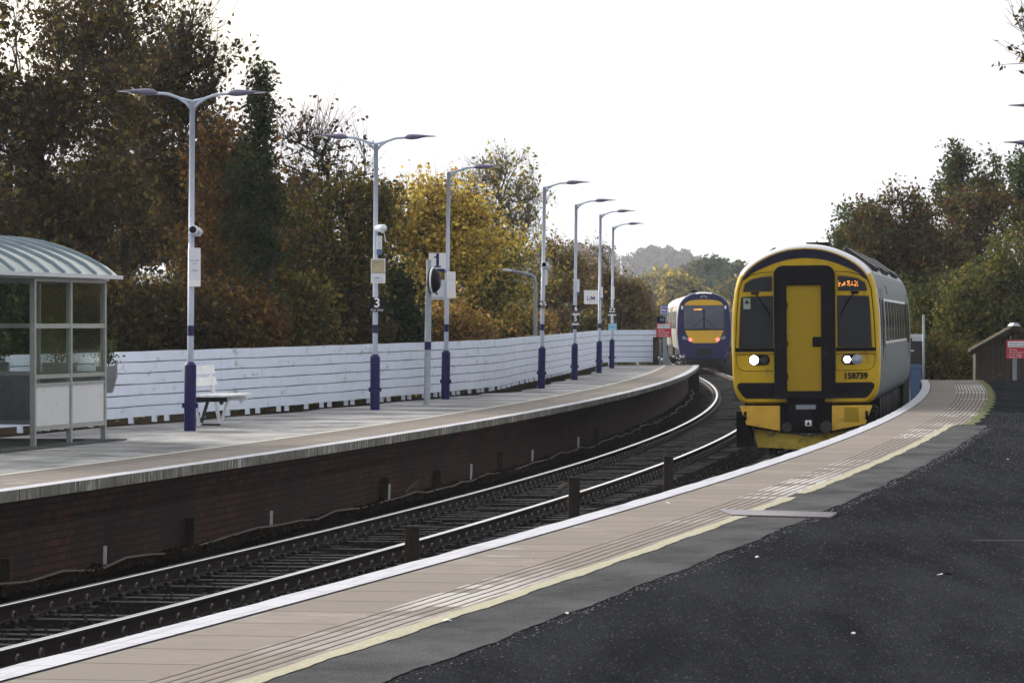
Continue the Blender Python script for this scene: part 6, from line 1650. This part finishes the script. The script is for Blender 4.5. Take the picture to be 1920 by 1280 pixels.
# far wooded ridge: too many trees to count
def far_wood():
    V = []; Fs = []; Cs = []; base = 0
    def crown(x, y, z, rx, rz, pal, n=150, leaf=0.5):
        nonlocal base
        d = rng.normal(0, 1, (n, 3)); d /= np.linalg.norm(d, axis=1)[:, None]; r = rng.uniform(0.55, 1, (n, 1)) ** 0.5
        P = d * r * np.array([rx, rx, rz]) + np.array([x, y, z])
        v, f, c = leaf_quads(P, leaf, pal); V.append(v); Fs.append(f + base); Cs.append(c); base += len(v)
    pal_far = [(0.07, 0.06, 0.035), (0.05, 0.055, 0.03), (0.10, 0.07, 0.035), (0.05, 0.045, 0.035)]
    def line(pts, Y, n, r, pal, ybot):
        pts = sorted(pts)
        for k in range(n):
            px = rng.uniform(pts[0][0], pts[-1][0]); py = np.interp(px, [p[0] for p in pts], [p[1] for p in pts])
            yy = Y * rng.uniform(0.96, 1.04); t = rng.uniform(0, 1) ** 1.3
            rr_ = r * rng.uniform(0.6, 1.3); py2 = py + (ybot - py) * t + rr_ / yy * F
            crown(W(px, yy), yy, H(py2, yy), rr_, rr_ * 0.9, pal, int(70 + 60 * (1 - t)), 0.34 * yy / 800)
    line([(930, 470), (1060, 455), (1120, 452), (1150, 462), (1172, 480), (1190, 500)], 2350, 170, 6.5, pal_far, 560)
    line([(1176, 470), (1200, 462), (1225, 457), (1255, 459), (1290, 462), (1312, 476), (1335, 490)], 2300, 210, 5.5, pal_far, 560)
    line([(1150, 512), (1200, 508), (1260, 515), (1330, 492), (1370, 488), (1420, 490), (1500, 480), (1700, 450)], 1500, 260, 5.0, pal_far + OLIVE[:1], 600)
    line([(700, 470), (940, 480), (1150, 500)], 1550, 200, 7.0, pal_far, 610)
    line([(1420, 520), (1560, 470), (1800, 430), (2100, 400)], 1100, 200, 6.0, pal_far, 610)
    line([(-2500, 520), (-400, 490), (700, 480)], 900, 420, 7, pal_far, 600)
    line([(1900, 480), (2600, 500), (4200, 530)], 900, 300, 7, pal_far, 600)
    o = bpy.data.objects.new('distant_woodland', add_mesh('distant_woodland', np.concatenate(V), np.concatenate(Fs), 'leaf', np.concatenate(Cs))); col.objects.link(o)
    tag(o, 'hazy wooded ridge far beyond the trains', 'woodland', kind='stuff')
far_wood()
Yw = 2270.0
e = empty('distant_house', (W(1176, Yw), Yw, H(520, Yw))); tag(e, 'tiny bright white house in the notch of the hazy ridge', 'house')
b_ = MB(); hz = 40 / F * Yw; wz = 12 / F * Yw; b_.box(-wz, wz, 0, 9, 0, hz * 0.75); b_.build('wall', 'wall_white', e)
b_ = MB(); b_.prism([(-wz - 0.15, hz * 0.75), (wz + 0.15, hz * 0.75), (wz * 0.8, hz), (-wz * 0.8, hz)], -0.15, 9.15); b_.build('roof', 'slate', e)
b_ = MB(); b_.box(-1.7, -0.9, -0.03, 0, hz * 0.3, hz * 0.55); b_.box(0.9, 1.7, -0.03, 0, hz * 0.3, hz * 0.55); b_.build('window', 'window_dark', e)
# weeds behind and under the fence, at the platform ends
P = []
for k in range(9000):
    i = rng.integers(0, len(fpth) - 1); a = fpth[i]
    if a.y < 84 and rng.uniform() < 0.75: continue
    a = fpth[i]; c = fpth[i + 1]; t = rng.uniform(); p = a + (c - a) * float(t); tt = (c - a).normalized(); nrm = Vector((tt.y, -tt.x, 0))
    q = p - nrm * float(rng.uniform(0.2, 2.0)); P.append((q.x, q.y, PZ + rng.uniform(0, 0.35)))
V, Fq, C = leaf_quads(np.array(P), 0.05, LIME[:3] + BROWN[:3] + GREEN, [2, 2, 1, 1, 1, 1, 1, 1, 1])
o = bpy.data.objects.new('weeds', add_mesh('weeds', V, Fq, 'leaf', C)); col.objects.link(o); tag(o, 'green weeds and leaves growing behind the white fence', 'weeds', kind='stuff')
P = []
for k in range(16000):
    Y = rng.uniform(118, 175); px = rng.uniform(1735, 2100); x = W(px, Y); P.append((x, Y, -0.28 + abs(rng.normal(0, 0.35))))
for k in range(6000):
    Y = rng.uniform(157, 320); x, y, s = at(CT, Y, -rng.uniform(2.2, 14)); P.append((x, y, -0.28 + abs(rng.normal(0, 0.30))))
for k in range(5000):
    Y = rng.uniform(200, 320); x, y, s = at(CT, Y, rng.uniform(5.6, 14)); P.append((x, y, -0.28 + abs(rng.normal(0, 0.30))))
V, Fq, C = leaf_quads(np.array(P), 0.07, GREEN + LIME[:2] + BROWN[:3])
o = bpy.data.objects.new('undergrowth', add_mesh('undergrowth', V, Fq, 'leaf', C)); col.objects.link(o); tag(o, 'low dark undergrowth covering the ground beyond the platform ends', 'undergrowth', kind='stuff')
planter(200, 706, 63.4, 'grey planter with a small shrub, right of the shelter', 0.15)
planter(112, 700, 61.0, 'larger planter with a shrub seen through the shelter glass', 0.24)
planter(-4, 700, 58.5, 'planter at the left edge behind the shelter glass', 0.15)

# ------------------------------------------------------------------ air
hz = MB(); hz.box(-2500, 2500, -30, 5200, -6, 90)
o = hz.build('haze', 'wall_white'); o['kind'] = 'stuff'; o['label'] = 'thin pale haze in the air over the whole scene'
m = bpy.data.materials.new('haze'); m.use_nodes = True; nt = m.node_tree; nt.nodes.clear()
oo = nt.nodes.new('ShaderNodeOutputMaterial'); pv = nt.nodes.new('ShaderNodeVolumePrincipled')
pv.inputs['Color'].default_value = (0.82, 0.88, 1.0, 1); pv.inputs['Density'].default_value = HAZE; pv.inputs['Anisotropy'].default_value = 0.5
nt.links.new(pv.outputs[0], oo.inputs['Volume'])
o.data.materials.clear(); o.data.materials.append(m); o.display_type = 'WIRE'
